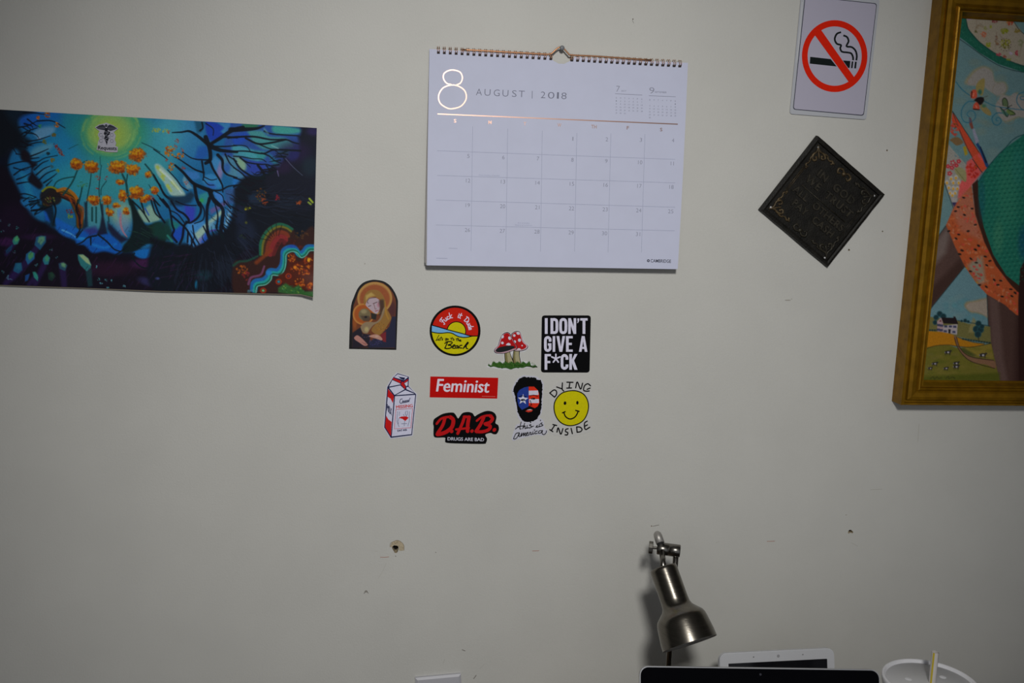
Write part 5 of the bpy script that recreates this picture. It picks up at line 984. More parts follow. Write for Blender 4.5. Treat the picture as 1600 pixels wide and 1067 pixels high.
def beach_sticker():
    q = K(660, 470, 11.23)
    s = Sticker('round_beach_sticker', q(*circ(573, 525, 447, 443, 56)), BLK, 'round red and yellow sticker with setting sun, sea and script lettering')
    C0 = np.array((572, 525)); R = 405
    s.polys('sky', [q(*circ(572, 525, R, R, 56))], ink(168, 24, 8))
    s.polys('sun_outline', [q(*circ(596, 530, 172, 172, 40))], BLK); s.polys('sun', [q(*circ(596, 530, 156, 156, 40))], YEL)
    top = catmull([(168, 425), (300, 462), (500, 520), (700, 572), (840, 612), (970, 615)], 5); shore = catmull([(163, 545), (240, 560), (330, 566), (440, 556), (520, 568), (620, 620), (720, 640), (800, 634), (870, 618), (970, 615)], 5)
    def arc(pa, pb):
        a = math.atan2(pa[1]-525, pa[0]-572); b = math.atan2(pb[1]-525, pb[0]-572)
        if b < a: b += 2*math.pi
        return [(572+R*math.cos(t), 525+R*math.sin(t)) for t in np.linspace(a, b, 34)]
    s.polys('sea', [q(*[tuple(p) for p in top], *[tuple(p) for p in shore[::-1]])], ink(98, 150, 190))
    s.polys('sand', [q(*[tuple(p) for p in shore], *arc(shore[-1], shore[0])[1:-1])], YEL)
    s.lines('outline', [q(*[tuple(p) for p in top]), q(*[tuple(p) for p in shore])], 1.5, BLK, False)
    SF = {'F': ([[(.1, 1.5), (.4, 1.9), (1.25, 1.95)], [(.75, 1.9), (.55, .6), (.25, -.3), (-.1, -.1)], [(.2, .95), (.95, 1.05)]], 1.15), 'u': ([[(0, 1), (0, .2), (.35, 0), (.65, .3), (.7, 1)], [(.7, 1), (.75, .1), (1, .1)]], 1.0), 'c': ([[(.7, .85), (.3, 1), (0, .5), (.3, 0), (.8, .15)]], .85),
          'k': ([[(.3, 2), (.1, 0)], [(.85, 1.1), (.15, .5)], [(.25, .55), (.5, .1), (.95, 0)]], 1.0), 'i': ([[(.15, 1), (.1, .1), (.4, .1)], [(.2, 1.45), (.22, 1.5)]], .45), 't': ([[(.3, 1.8), (.2, .2), (.5, 0)], [(-.15, 1.15), (.65, 1.2)]], .6),
          'D': ([[(.25, 1.9), (.15, 0)], [(-.1, 1.8), (.6, 1.9), (1.2, 1.2), (.9, .2), (.15, 0)]], 1.4), 'd': ([[(.7, .85), (.3, 1), (0, .5), (.3, 0), (.7, .4)], [(.9, 1.9), (.75, .1), (1, .05)]], 1.0), 'e': ([[(.05, .5), (.65, .6), (.4, 1), (.05, .6), (.15, .1), (.7, .1)]], .8)}
    L = []
    for word, a0, uu in (('Fuck', -149, 57), ('it', -80, 58), ('Dude', -51, 54)):
        th = math.radians(a0)
        for ch in word:
            st, adv = SF[ch]
            for p in st:
                o_ = []
                for x, y in p: t = th+x*uu/290; r_ = 238+y*uu*.85; o_.append((577+r_*math.cos(t), 527+r_*math.sin(t)))
                L.append(o_)
            th += (adv+.08)*uu/290
    s.lines('white_lettering', [q(*p) for p in L], 1.35, ink(186, 176, 196))
    L2 = [[(290, 600), (265, 645), (245, 690), (234, 692)], [(236, 694), (262, 682), (280, 692)], [(276, 672), (298, 662), (288, 684), (308, 690)], [(332, 628), (318, 686)], [(304, 650), (346, 644)], [(360, 656), (344, 668), (358, 680), (342, 690)], [(428, 656), (402, 660), (406, 682), (426, 664), (426, 690), (402, 702)], circ(446, 672, 12, 12, 9), [(522, 636), (502, 690)], [(488, 654), (544, 656)], circ(546, 680, 12, 10, 9), [(612, 648), (598, 700)], [(586, 664), (632, 664)], [(636, 650), (622, 702)], [(624, 696), (640, 680), (646, 704)], [(656, 696), (676, 690), (660, 680), (654, 706), (682, 706)]]
    s.lines('small_lettering', [q(*p) for p in L2], 1.05, BLK)
    L3 = [[(440, 722), (415, 780), (394, 830)], [(392, 745), (440, 714), (516, 720), (510, 750), (446, 774), (500, 782), (500, 820), (430, 836), (392, 824)], [(528, 806), (570, 786), (558, 768), (530, 790), (530, 826), (572, 830)], [(622, 784), (590, 790), (584, 820), (608, 826), (624, 790), (630, 832)], [(692, 776), (656, 785), (650, 820), (694, 826)], [(792, 722), (742, 790), (714, 836)], [(792, 722), (802, 740), (736, 812)], [(730, 818), (766, 790), (770, 830), (796, 836)]]
    s.lines('large_lettering', [q(*p) for p in L3], 1.7, BLK)
beach_sticker()

def mushroom_sticker():
    q = K(755, 505, 12.56)
    outl = [(325, 290), (375, 190), (450, 158), (520, 178), (548, 212), (590, 160), (660, 138), (735, 170), (772, 270), (808, 365), (888, 420), (900, 490), (815, 560), (722, 572), (722, 640), (752, 735), (900, 752), (1075, 846), (900, 868), (700, 895), (480, 912), (400, 915), (200, 885), (60, 858), (90, 812), (280, 748), (404, 742), (400, 605), (300, 625), (215, 590), (200, 520), (268, 440)]
    s = Sticker('mushroom_sticker', q(*outl), ink(176, 176, 178), 'cut-out sticker of two red mushrooms with white spots on grass')
    s.polys('stem_outline', [q((415, 500), (520, 500), (535, 600), (572, 690), (615, 800), (430, 800), (415, 650)), q((595, 530), (718, 530), (715, 640), (748, 795), (600, 800), (572, 700), (580, 620))], BLK)
    s.polys('stem', [q((427, 505), (510, 505), (524, 600), (558, 690), (600, 795), (440, 795), (427, 650)), q((606, 535), (700, 535), (702, 640), (732, 790), (610, 795), (588, 700), (592, 620))], ink(140, 134, 104))
    s.polys('stem_shade', [q((427, 505), (455, 505), (470, 640), (490, 795), (440, 795), (427, 650)), q((606, 535), (630, 535), (625, 650), (640, 790), (610, 795), (588, 700))], ink(104, 98, 62))
    capR = catmull([(545, 250), (560, 200), (610, 162), (670, 150), (722, 172), (752, 245), (790, 355), (868, 425), (878, 475), (830, 520), (740, 546), (620, 545), (590, 480)], 5, True)
    s.polys('back_cap_outline', [q(*map(tuple, capR))], BLK); s.polys('back_cap_rim', [q(*scaled(capR, .94))], ink(170, 150, 158))
    redR = catmull([(562, 255), (575, 212), (615, 180), (668, 170), (712, 190), (735, 255), (772, 365), (840, 432), (838, 470), (800, 500), (720, 520), (640, 520), (600, 470)], 5, True)
    s.polys('back_cap', [q(*map(tuple, redR))], ink(152, 18, 20))
    s.polys('back_cap_spots', [q(*circ(608, 238, 25)), q(*circ(710, 330, 30, 32)), q(*circ(762, 436, 14)), q(*circ(682, 198, 34, 24, rot=.5)), q(*circ(618, 360, 24, 28)), q((650, 522), (680, 490), (715, 488), (745, 518))], WHT)
    capL = catmull([(212, 540), (228, 492), (285, 435), (325, 310), (375, 215), (450, 174), (515, 190), (565, 275), (625, 390), (668, 455), (650, 510), (560, 545), (420, 590), (290, 592), (232, 575)], 5, True)
    s.polys('front_cap_outline', [q(*map(tuple, capL))], BLK); s.polys('front_cap_rim', [q(*scaled(capL, .945))], ink(160, 130, 140))
    redL = catmull([(270, 490), (320, 425), (350, 320), (395, 228), (450, 192), (505, 206), (548, 285), (605, 385), (648, 450), (635, 490), (560, 500), (420, 500), (330, 510)], 5, True)
    s.polys('front_cap', [q(*map(tuple, redL))], ink(150, 16, 20))
    s.polys('gills', [q(*map(tuple, catmull([(240, 530), (290, 480), (390, 450), (510, 437), (600, 448), (618, 470), (560, 508), (440, 548), (330, 568), (262, 560)], 5, True)))], ink(24, 26, 28))
    s.polys('front_cap_spots', [q(*circ(378, 262, 24, 32, rot=.3)), q(*circ(375, 383, 26)), q(*circ(515, 290, 26, 36, rot=-.4)), q((442, 425), (462, 395), (495, 380), (530, 398), (540, 428), (495, 432))], WHT)
    gr = [(88, 822)]; r = random.Random(2)
    for i in range(40):
        x = 110+i*24; y = 770+18*math.sin(i*1.3)+(40 if i < 3 or i > 33 else 0)+(i > 33)*(i-33)*6; gr += [(x, y-16-r.random()*10), (x+12, y+6)]
    gr += [(1066, 848)]+[(1040-i*32, 868+14*math.sin(i*.9)+(-18 if i < 4 else 18 if 10 < i < 22 else -14)*(.6+.4*r.random())) for i in range(29)]
    s.polys('grass', [q(*gr)], ink(40, 74, 26)); d = s.lev(); gg = G()
    for k in range(60):
        x = r.uniform(150, 1000); y = r.uniform(785, 860); gg.ribbon(q((x, y), (x+r.uniform(-12, 12), y-28)), .5, d, .2)
    gg.out('grass_blades', ink(66, 100, 40), s.o)
mushroom_sticker()

def slogan_sticker():
    q = K(835, 480, 9.7)
    s = Sticker('slogan_sticker', rrect(q((112, 123), (855, 123), (836, 990), (98, 988)), 5), BLK, 'black rounded square sticker with tall white block capitals')
    WL = ink(182, 180, 196); R = lambda x0, y0, x1, y1: [(x0, y0), (x1, y0), (x1, y1), (x0, y1)]
    def letter(polys, ribs=(), w=41):
        d = s.d+.00009; g = G()
        for p in polys: g.flat(q(*p), d)
        for p, cl in ribs: g.ribbon(q(*p), w/9.7, d, None, True, cl, True)
        g.out('letter', WL, s.o)
    s.k = 1
    letter([R(157, 165, 200, 403)]); letter([R(243, 165, 285, 403)], [(((270, 186), (310, 186), (336, 208), (340, 284), (336, 360), (310, 382), (270, 382)), False)])
    letter([], [(((397, 230), (410, 192), (436, 184), (462, 192), (475, 230), (475, 340), (462, 376), (436, 385), (410, 376), (397, 340)), True)])
    letter([R(512, 165, 550, 403), R(594, 165, 632, 403), [(512, 165), (552, 165), (632, 403), (592, 403)]]); letter([[(650, 168), (678, 168), (677, 205), (660, 238), (648, 238), (656, 205), (650, 200)]]); letter([R(694, 165, 806, 201), R(729, 165, 771, 403)])
    letter([R(204, 545, 257, 580), R(218, 545, 257, 640)], [(((237, 520), (234, 478), (202, 456), (170, 478), (166, 555), (170, 632), (202, 654), (234, 632), (237, 580)), False)])
    letter([R(276, 436, 314, 674)]); letter([[(334, 436), (376, 436), (400, 600), (424, 436), (464, 436), (422, 674), (378, 674)]])
    letter([R(478, 436, 519, 674), R(478, 436, 580, 470), R(478, 538, 566, 572), R(478, 640, 580, 674)]); letter([[(716, 436), (760, 436), (802, 674), (762, 674), (738, 512), (714, 674), (674, 674)], R(706, 600, 770, 630)])
    letter([R(154, 708, 194, 946), R(154, 708, 250, 742), R(154, 812, 240, 846)]); letter([], [(((492, 794), (490, 752), (456, 728), (422, 752), (418, 828), (422, 902), (456, 926), (490, 902), (492, 866)), False)])
    letter([R(528, 708, 568, 946), [(608, 708), (652, 708), (600, 806), (652, 946), (606, 946), (566, 838), (566, 796)]])
    s.lines('asterisk', [q((324, 712), (324, 778)), q((262, 752), (324, 778)), q((386, 752), (324, 778)), q((286, 830), (324, 778)), q((362, 830), (324, 778))], 2.4, ink(182, 180, 196), False)
slogan_sticker()

def milk_sticker():
    q = K(590, 575, 8.89)
    s = Sticker('milk_carton_sticker', q((262, 62), (445, 112), (442, 248), (548, 360), (490, 942), (176, 984), (78, 828), (122, 258), (205, 122)), ink(170, 170, 182), 'cut-out sticker of a red, white and navy milk carton')
    s.polys('outline', [q((278, 72), (435, 120), (430, 250), (535, 365), (478, 930), (183, 968), (92, 822), (135, 262), (215, 130))], NAVY)
    s.polys('white_panels', [q((228, 126), (281, 84), (424, 124), (366, 168)), q((205, 166), (312, 214), (318, 226), (158, 256)), q((372, 212), (420, 182), (418, 242), (396, 250)), q((160, 272), (316, 240), (374, 294), (236, 372)), q((254, 374), (384, 306), (512, 356)), q((402, 262), (428, 262), (512, 342), (400, 292)), q((242, 390), (522, 372), (468, 916), (197, 948)), q((150, 288), (226, 388), (184, 944), (105, 816))], ink(176, 176, 194))
    s.polys('red_panels', [q((213, 134), (326, 176), (314, 210), (212, 158)), q((370, 184), (424, 150), (420, 178), (364, 212)), q((338, 188), (356, 190), (390, 262), (380, 290), (322, 224)), q((147, 288), (227, 388), (213, 488), (180, 424), (138, 398)), q((119, 660), (150, 712), (196, 746), (184, 944), (105, 816)), q((292, 690), (330, 672), (400, 668), (432, 688), (384, 735), (345, 705))], ink(168, 22, 22))
    s.polys('spout', [q((276, 98), (302, 120), (384, 132), (368, 166), (318, 148))], NAVY)
    s.lines('red_border', [q((254, 575), (487, 558), (462, 826), (232, 843))], .9, ink(170, 50, 46), False, True)
    s.text('red_lettering', [('MISSING', q((258, 560))[0], q((488, 540))[0], 4.6)], ink(172, 50, 44), thick=.22)
    s.text('navy_lettering', [('MILK', q((130, 585))[0], q((194, 655))[0], 9, {'up': (.5, -10)}), ('DAT ASS', q((278, 880))[0], q((406, 866))[0], 2.8)], NAVY, thick=.2)
    s.lines('script_lettering', [q(*p) for p in [[(345, 425), (318, 432), (308, 470), (325, 488), (345, 475)], [(345, 470), (352, 448), (360, 470), (372, 450), (380, 468), (392, 446), (400, 464), (412, 442), (420, 460), (432, 440)], [(452, 412), (436, 452)], [(340, 480), (390, 474), (440, 460)]]], .9, NAVY)
    s.lines('figure_drawing', [q(*p) for p in [[(278, 600), (272, 660), (270, 740), (285, 780), (298, 812)], [(305, 602), (300, 660)], [(395, 595), (385, 630), (400, 660), (418, 620), (410, 595)], [(445, 600), (438, 660), (440, 730), (420, 800)], [(300, 690), (286, 730), (290, 770)], [(375, 735), (370, 800)], [(332, 770), (405, 768)], [(358, 640), (372, 665)]]], .55, ink(60, 66, 92))
milk_sticker()

def feminist_sticker():
    q = K(660, 580, 8.54)
    s = Sticker('red_banner_sticker', q((106, 69), (1012, 87), (998, 364), (97, 347)), ink(160, 8, 5), 'red rectangular sticker reading Feminist in bold white italics')
    s.text('lettering', [('Feminist', q((185, 267))[0], q((882, 283))[0], 18.6, {'up': (2.6, -19.2)})], ink(190, 184, 196), thick=.55)
    s.lines('small_print', [q((796+k*26, 333+k*.6), (814+k*26, 333+k*.6)) for k in range(7)], .9, ink(176, 90, 84), False)
feminist_sticker()

def dab_sticker():
    q = K(660, 580, 8.54)
    outl = catmull([(142, 700), (150, 650), (180, 620), (280, 565), (400, 550), (440, 575), (475, 628), (500, 600), (540, 555), (610, 543), (670, 560), (698, 600), (740, 575), (830, 535), (900, 530), (960, 555), (988, 610), (975, 690), (1012, 720), (1020, 780), (990, 835), (945, 838), (910, 822), (840, 845), (862, 900), (850, 950), (815, 968), (560, 965), (330, 955), (302, 920), (298, 884), (180, 884), (148, 850), (150, 740)], 4, True)
    s = Sticker('red_script_sticker', q(*map(tuple, outl)), BLK, 'black outline-shaped sticker with big red slanted letters D.A.B.')
    RD = ink(158, 16, 18); d = s.lev(); g = G()
    def br(p, w): g.ribbon(q(*p), w, d)
    br([(190, 700), (240, 640), (300, 615), (380, 605)], 3.6); br([(300, 625), (270, 720), (200, 830)], 5); br([(372, 610), (412, 650), (395, 740), (330, 800), (260, 830), (200, 840)], 6); br([(388, 805), (394, 798)], 5)
    br([(560, 610), (530, 700), (470, 830)], 4.6); br([(555, 605), (630, 608)], 4); br([(622, 610), (606, 700), (602, 800)], 5.6); br([(450, 775), (540, 765), (620, 755)], 3.4); br([(658, 800), (664, 794)], 5)
    br([(725, 660), (790, 610), (860, 590), (920, 590)], 3.4); br([(820, 610), (780, 700), (715, 800)], 5); br([(900, 592), (936, 630), (900, 680), (835, 700)], 5); br([(840, 705), (905, 730), (880, 780), (800, 805), (722, 804)], 5); br([(956, 785), (964, 776)], 5.2)
    g.out('red_lettering', RD, s.o)
    s.text('white_lettering', [('DRUGS ARE BAD', q((336, 920))[0], q((820, 932))[0], 5)], ink(172, 172, 184), thick=.15)
dab_sticker()

def face_sticker():
    q = K(790, 580, 8.89)
    outl = catmull([(200, 80), (250, 55), (330, 62), (420, 70), (500, 120), (530, 180), (520, 300), (515, 420), (505, 560), (470, 640), (500, 660), (530, 700), (540, 780), (580, 820), (575, 860), (520, 895), (430, 880), (300, 910), (180, 940), (110, 965), (85, 940), (100, 870), (125, 800), (150, 740), (210, 715), (170, 640), (140, 520), (120, 400), (85, 290), (105, 200), (150, 120)], 4, True)
    s = Sticker('bearded_face_sticker', q(*map(tuple, outl)), ink(164, 164, 174), 'sticker of a bearded face painted with star and stripes above black handwriting')
    r = random.Random(5); hd = catmull([(215, 85), (260, 76), (330, 85), (405, 80), (440, 115), (490, 130), (510, 180), (510, 290), (500, 420), (492, 540), (455, 630), (400, 685), (330, 700), (260, 695), (205, 640), (165, 560), (148, 450), (130, 340), (112, 270), (125, 200), (160, 140)], 6, True)
    hd = [(x+r.uniform(-6, 6), y+r.uniform(-7, 7)*(1 if y < 250 else .6)) for x, y in hd]
    s.polys('hair_and_beard', [q(*hd), q((92, 275), (120, 270), (120, 290))], BLK)
    s.polys('blue_half', [q((318, 212), (260, 222), (190, 260), (160, 310), (165, 420), (180, 480), (225, 535), (270, 515), (318, 490))], ink(30, 50, 120))
    s.polys('red_half', [q((320, 212), (395, 212), (440, 255), (462, 300), (468, 440), (440, 490), (400, 512), (360, 490), (320, 482))], ink(182, 38, 18))
    s.polys('white_stripes', [q((320, 268), (450, 265), (458, 326), (320, 330)), q((325, 385), (462, 384), (462, 440), (328, 440))], ink(174, 172, 186))
    star = []
    for k in range(10):
        a = -math.pi/2+.04+k*math.pi/5; rr = 76 if k % 2 == 0 else 32; star.append((240+rr*math.cos(a), 390+rr*math.sin(a)))
    s.polys('white_star', [q(*star)], ink(178, 178, 192))
    s.lines('brows_and_nose', [q((190, 350), (230, 340), (285, 352)), q((335, 340), (390, 328), (445, 348)), q((338, 400), (355, 450), (340, 478), (318, 490)), q((352, 450), (365, 470))], 1.0, BLK)
    s.polys('eyes', [q(*circ(240, 398, 32, 15, 16)), q(*circ(382, 380, 30, 12, 16))], BLK)
    s.polys('beard', [q((225, 535), (270, 512), (320, 488), (370, 495), (410, 512), (450, 490), (470, 470), (480, 560), (380, 560), (340, 520), (270, 545), (270, 580), (190, 560), (172, 480))], BLK)
    s.polys('lips', [q((272, 552), (310, 528), (340, 524), (376, 535), (360, 558), (315, 568))], ink(170, 46, 30)); s.polys('teeth', [q((290, 535), (340, 523), (370, 532), (330, 538))], ink(170, 168, 176)); s.polys('eye_lights', [q(*circ(248, 402, 14, 7, 10)), q(*circ(374, 384, 10, 5, 10))], ink(100, 104, 120))
    Ls = [[(135, 798), (165, 775), (205, 760)], [(215, 700), (195, 790), (215, 796)], [(165, 765), (245, 755)], [(265, 715), (235, 795)], [(240, 785), (268, 752), (268, 792), (290, 780)], [(300, 748), (292, 786), (312, 778)], [(352, 736), (330, 745), (362, 765), (335, 782), (312, 778)], [(362, 768), (386, 758)], [(418, 775), (440, 745), (432, 772), (456, 768)], [(470, 730), (462, 766), (482, 760)], [(505, 712), (485, 725), (518, 745), (482, 762)],
          [(190, 850), (145, 860), (118, 910), (110, 935), (150, 925), (190, 855), (182, 900), (205, 900)], [(205, 900), (222, 850), (215, 900), (248, 850), (245, 895), (272, 848), (268, 890), (285, 888)], [(288, 870), (312, 855), (298, 845), (284, 870), (298, 888), (320, 878)], [(325, 880), (335, 845), (352, 850), (345, 875), (362, 872)], [(380, 835), (372, 868), (392, 862)], [(440, 825), (412, 835), (405, 862), (440, 856)], [(500, 820), (465, 825), (455, 855), (490, 850), (512, 815), (505, 860), (535, 875), (562, 845), (565, 822)]]
    s.lines('handwriting', [q(*p) for p in Ls], 1.15, BLK)
    s.polys('dots', [q(*circ(345, 705, 9, 9, 10)), q(*circ(482, 678, 8, 8, 10)), q(*circ(400, 812, 8, 8, 10))], BLK)
face_sticker()

def smiley_sticker():
    q = K(790, 580, 8.89)
    outl = catmull([(590, 300), (640, 240), (700, 170), (800, 130), (920, 120), (1080, 125), (1200, 150), (1210, 240), (1190, 320), (1195, 500), (1180, 640), (1215, 760), (1180, 830), (1060, 870), (960, 890), (860, 915), (740, 900), (620, 860), (580, 800), (640, 720), (640, 600), (620, 450), (580, 350)], 4, True)
    s = Sticker('smiley_sticker', q(*map(tuple, outl)), mat('clear_vinyl', (.60, .595, .57), .4, 0, .2), 'clear sticker with yellow smiling face between the handwritten words Dying Inside')
    rim = catmull([(910, 262), (1010, 272), (1090, 315), (1140, 390), (1158, 490), (1135, 600), (1080, 690), (990, 745), (880, 762), (780, 730), (710, 660), (670, 560), (668, 450), (710, 360), (790, 290)], 5, True)
    s.polys('face_outline', [q(*map(tuple, rim))], BLK); s.polys('yellow_face', [q(*scaled(rim, .94))], YEL)
    s.polys('eyes', [q(*circ(824, 441, 19, 25, 16, rot=.1)), q(*circ(996, 436, 17, 26, 16))], BLK)
    s.lines('mouth', [q((808, 572), (830, 625), (870, 655), (910, 660), (960, 635), (992, 590), (1004, 556)), q((788, 576), (826, 560)), q((972, 542), (1020, 556))], 2.0, BLK)
    Ls = [[(612, 300), (678, 358)], [(612, 300), (670, 258), (704, 275), (705, 320), (678, 358)], [(708, 216), (775, 240)], [(788, 160), (785, 245), (806, 272)], [(850, 150), (935, 152)], [(892, 152), (880, 232)], [(848, 232), (914, 230)], [(972, 228), (994, 146), (1040, 246), (1068, 165)], [(1178, 200), (1140, 172), (1095, 200), (1082, 260), (1120, 275), (1160, 272)], [(1130, 250), (1172, 232)],
          [(612, 808), (655, 836)], [(655, 738), (708, 750)], [(682, 745), (634, 820)], [(712, 842), (730, 782), (765, 872), (795, 795)], [(868, 795), (835, 806), (832, 835), (862, 850), (855, 880), (825, 880)], [(908, 790), (926, 864)], [(985, 770), (992, 845)], [(985, 770), (1035, 775), (1060, 805), (1040, 835), (992, 845)], [(1132, 690), (1095, 720), (1105, 805), (1168, 775)], [(1100, 760), (1135, 742)]]
    s.lines('upper_word', [q(*p) for p in Ls[:10]], 1.9, BLK); s.lines('lower_word', [q(*p) for p in Ls[10:]], 1.9, BLK)
smiley_sticker()
# ---------------------------------------------------------------- desk (its top lies just below the picture)
ZD = .74
def make_desk():
    o = thing('desk', (.85, -.40, 0), 'plain dark wooden desk standing against the wall below the pictures', 'desk')
    wd = mat('desk_wood', (.10, .06, .035), .45, 0, .4, .3, 5, .1, 60, (1, 12, 1))
    G().box((.20, -.78, ZD-.03), (1.55, -.02, ZD)).out('tabletop', wd, o)
    for x in (.24, 1.47):
        for y in (-.75, -.09): G().box((x, y, 0), (x+.05, y+.05, ZD-.03)).out('leg', wd, o)
    G().box((.27, -.07, ZD-.12), (1.49, -.05, ZD-.03)).out('apron', wd, o)
make_desk()

def make_lamp():
    d0 = .106; dp = .104; base = W(1048, 1030, dp); top = W(1053, 868, dp); x, y = float(base[0]+top[0])/2, -dp
    o = thing('desk_lamp', (x, y, ZD), 'brushed nickel desk lamp with a bell-shaped swivel head', 'lamp')
    nk = mat('brushed_nickel', (.19, .175, .15), .25, 1., .5, .12, 40, .1, 120, (1, 1, 14)); nk2 = mat('nickel_satin', (.20, .19, .17), .28, 1.); pl = mat('nickel_dull', (.40, .385, .36), .45, .6); dk = mat('lamp_black', (.015, .015, .015), .5)
    G().lathe((x, y, ZD), (0, 0, 1), [(0, .075), (.006, .078), (.016, .076), (.020, .066), (.022, .012)], 48).out('base', nk, o, True)
    zt = float(top[2]); G().tube([(x, y, ZD+.02), (x, y, zt+.002)], .0042, 16).out('post', nk2, o, True)
    b0 = Vector(W(1026.5, 856.3, d0-.006)); b1 = Vector(W(1062.8, 861.0, d0+.004)); ax = (b1-b0); L = ax.length; R = .0092
    G().lathe(b0, ax, [(0, R*.9), (.001, R), (L*.5, R), (L*.505, R*.97), (L*.51, R), (L-.001, R), (L, R*.9)], 28).out('swivel_barrel', nk2, o, True)
    G().tube([b0-ax.normalized()*.006, b0], .002, 10).out('screw', nk2, o)
    k0 = b0-ax.normalized()*.009; G().lathe(k0-ax.normalized()*.003, ax, [(0, .0088), (.0006, .0094), (.0056, .0094), (.0062, .0088)], 10).out('knob', nk2, o)
    s0 = Vector(W(1033, 852, d0+.002)); s1 = Vector(W(1026.6, 833, d0-.012)); u = (s1-s0).normalized()
    G().lathe(s0, u, [(0, .0052), (.002, .0052), (.0035, .0052)], 20).out('collar', dk, o)
    Ls = (s1-s0).length; G().lathe(s0+u*.0035, u, [(0, .0062), (Ls-.008, .0062), (Ls-.004, .0054), (Ls-.0015, .0032), (Ls-.0008, .0005)], 24).out('arm_stub', pl, o, True)
    # head: axis found from the outline, mouth tipped a little towards the room
    dm = .200; best = None
    mth = Vector(W(1077.7, 1005.5, dm)); cam_p = Vector((0, -DIST, HC))
    for k in range(120):
        d1 = dm-.11+k*.001; tp = Vector(W(1035.8, 886.0, d1)); a = (mth-tp).normalized(); v = (mth-cam_p).normalized(); e = abs(a.dot(v)+.05)
        if best is None or e < best[0]: best = (e, tp, a, d1)
    _, tp, a, d1 = best; H = (mth-tp).length
    px = (Vector(W(1078.7, 1005.5, dm))-mth).length; rn, rs, rm = 21.4*px, 39.5*px, 42.8*px
    prof = [(0, .003), (.0005, rn*.93), (.002, rn*.985), (.005, rn), (H*.43, rn), (H*.50, rn*1.03), (H*.545, rn*1.14), (H*.60, rn*1.45), (H*.64, rs*.91), (H*.68, rs*.97), (H*.73, rs), (H*.9, rm*.985), (H, rm)]
    sh = G().lathe(tp, a, prof, 64, True, False).out('lamp_shade', nk, o, True)
    G().lathe(tp, a, [(H, rm), (H+.0004, rm-.0008), (H-.003, rm-.0018), (H*.75, rs-.002), (H*.62, rn*1.3), (H*.5, rn*.9), (H*.3, rn*.85)], 48, False, True).out('shade_lining', mat('shade_white', (.55, .55, .53), .5), sh, True)
    G().lathe(tp+a*H*.5, a, [(0, .012), (.012, .013), (.02, .020), (.034, .022), (.045, .014), (.048, .002)], 24).out('bulb', mat('bulb_off', (.6, .6, .58), .3), sh, True)
    r0 = Vector(W(1034.5, 862, d0+.008)); G().tube([r0, tp+a*.002], [.0042, .0042], 12).out('neck_rod', nk2, o, True)
    G().lathe(tp-a*.0012, a, [(0, .006), (.0014, .0075)], 20).out('neck_washer', nk2, o)
make_lamp()

def make_laptop():
    a = Vector(W(999.5, 1040.5, .300)); zt = a.z
    dr = .300; 
    for k in range(200):
        p = Vector(W(1374, 1046, .300+k*.0005))
        if p.z >= zt: break
    ex = (p-a); ex.z = 0; wd = ex.length; ex.normalize(); ny = Vector((ex.y, -ex.x, 0))       # ny points into the room
    if ny.y > 0: ny = -ny
    th = math.radians(19); up = Vector((0, 0, 1))*math.cos(th)-ny*math.sin(th); fr = ny*math.cos(th)+Vector((0, 0, 1))*math.sin(th)
    hl = (zt-ZD-.013)/math.cos(th); hb = a-up*hl; dep = .215
    o = thing('laptop', tuple(hb+ex*wd/2+Vector((0, 0, ZD-hb.z))), 'open silver laptop with a dark black-bezelled screen on the desk', 'laptop')
    alu = mat('laptop_aluminium', (.42, .42, .43), .4, .85); blk = mat('laptop_glass', (.002, .002, .003), .2, 0, .02); key = mat('laptop_keys', (.02, .02, .02), .5)
    def plate(name, org, u, v, n, W_, H_, t, r, m, par):
        pts = []
        for cx, cy, a0 in ((W_-r, H_-r, 0), (r, H_-r, 90), (r, r, 180), (W_-r, r, 270)):
            for k in range(9): t_ = math.radians(a0+k*90/8); pts.append((cx+r*math.cos(t_), cy+r*math.sin(t_)))
        k = len(pts); vs = [org+u*x+v*y for x, y in pts]+[org+u*x+v*y+n*t for x, y in pts]
        return G().add(vs, [list(range(k))[::-1], list(range(k, 2*k))]+[(i, (i+1) % k, k+(i+1) % k, k+i) for i in range(k)]).out(name, m, par)
    lid = plate('lid', hb-fr*.005, ex, up, fr, wd, hl, .005, .011, alu, o)
    plate('screen', hb+ex*.0012+up*.001, ex, up, fr, wd-.0024, hl-.0022, .0006, .010, blk, lid)
    c = hb+ex*(wd/2)+up*(hl-.008)+fr*.0007; G().lathe(c, fr, [(0, .0016), (.0002, .0014)], 12).out('camera_eye', mat('camera_eye', (.03, .03, .04), .2), lid)
    org = hb-up*.0; org.z = ZD+.001
    body = plate('base', org+ny*.002, ex, ny, Vector((0, 0, 1)), wd, dep, .013, .012, alu, o)
    for r_ in range(5):
        for k in range(13):
            q = org+ex*(.022+k*(wd-.044)/13)+ny*(.018+r_*.0195)+Vector((0, 0, .014)); s = (wd-.044)/13*.88
            v = [q, q+ex*s, q+ex*s+ny*.0165, q+ny*.0165]; v += [x+Vector((0, 0, .0012)) for x in v]
            G().add(v, [(0, 1, 2, 3), (7, 6, 5, 4), (0, 4, 5, 1), (1, 5, 6, 2), (2, 6, 7, 3), (3, 7, 4, 0)]).out('key', key, body)
    plate('trackpad', org+ex*(wd/2-.055)+ny*.132+Vector((0, 0, .014)), ex, ny, Vector((0, 0, 1)), .11, .07, .0003, .004, mat('trackpad_grey', (.5, .5, .51), .45, .4), body)
    G().tube([hb+ex*.05-fr*.003, hb+ex*(wd-.05)-fr*.003], .005, 10).out('hinge', key, o)
make_laptop()

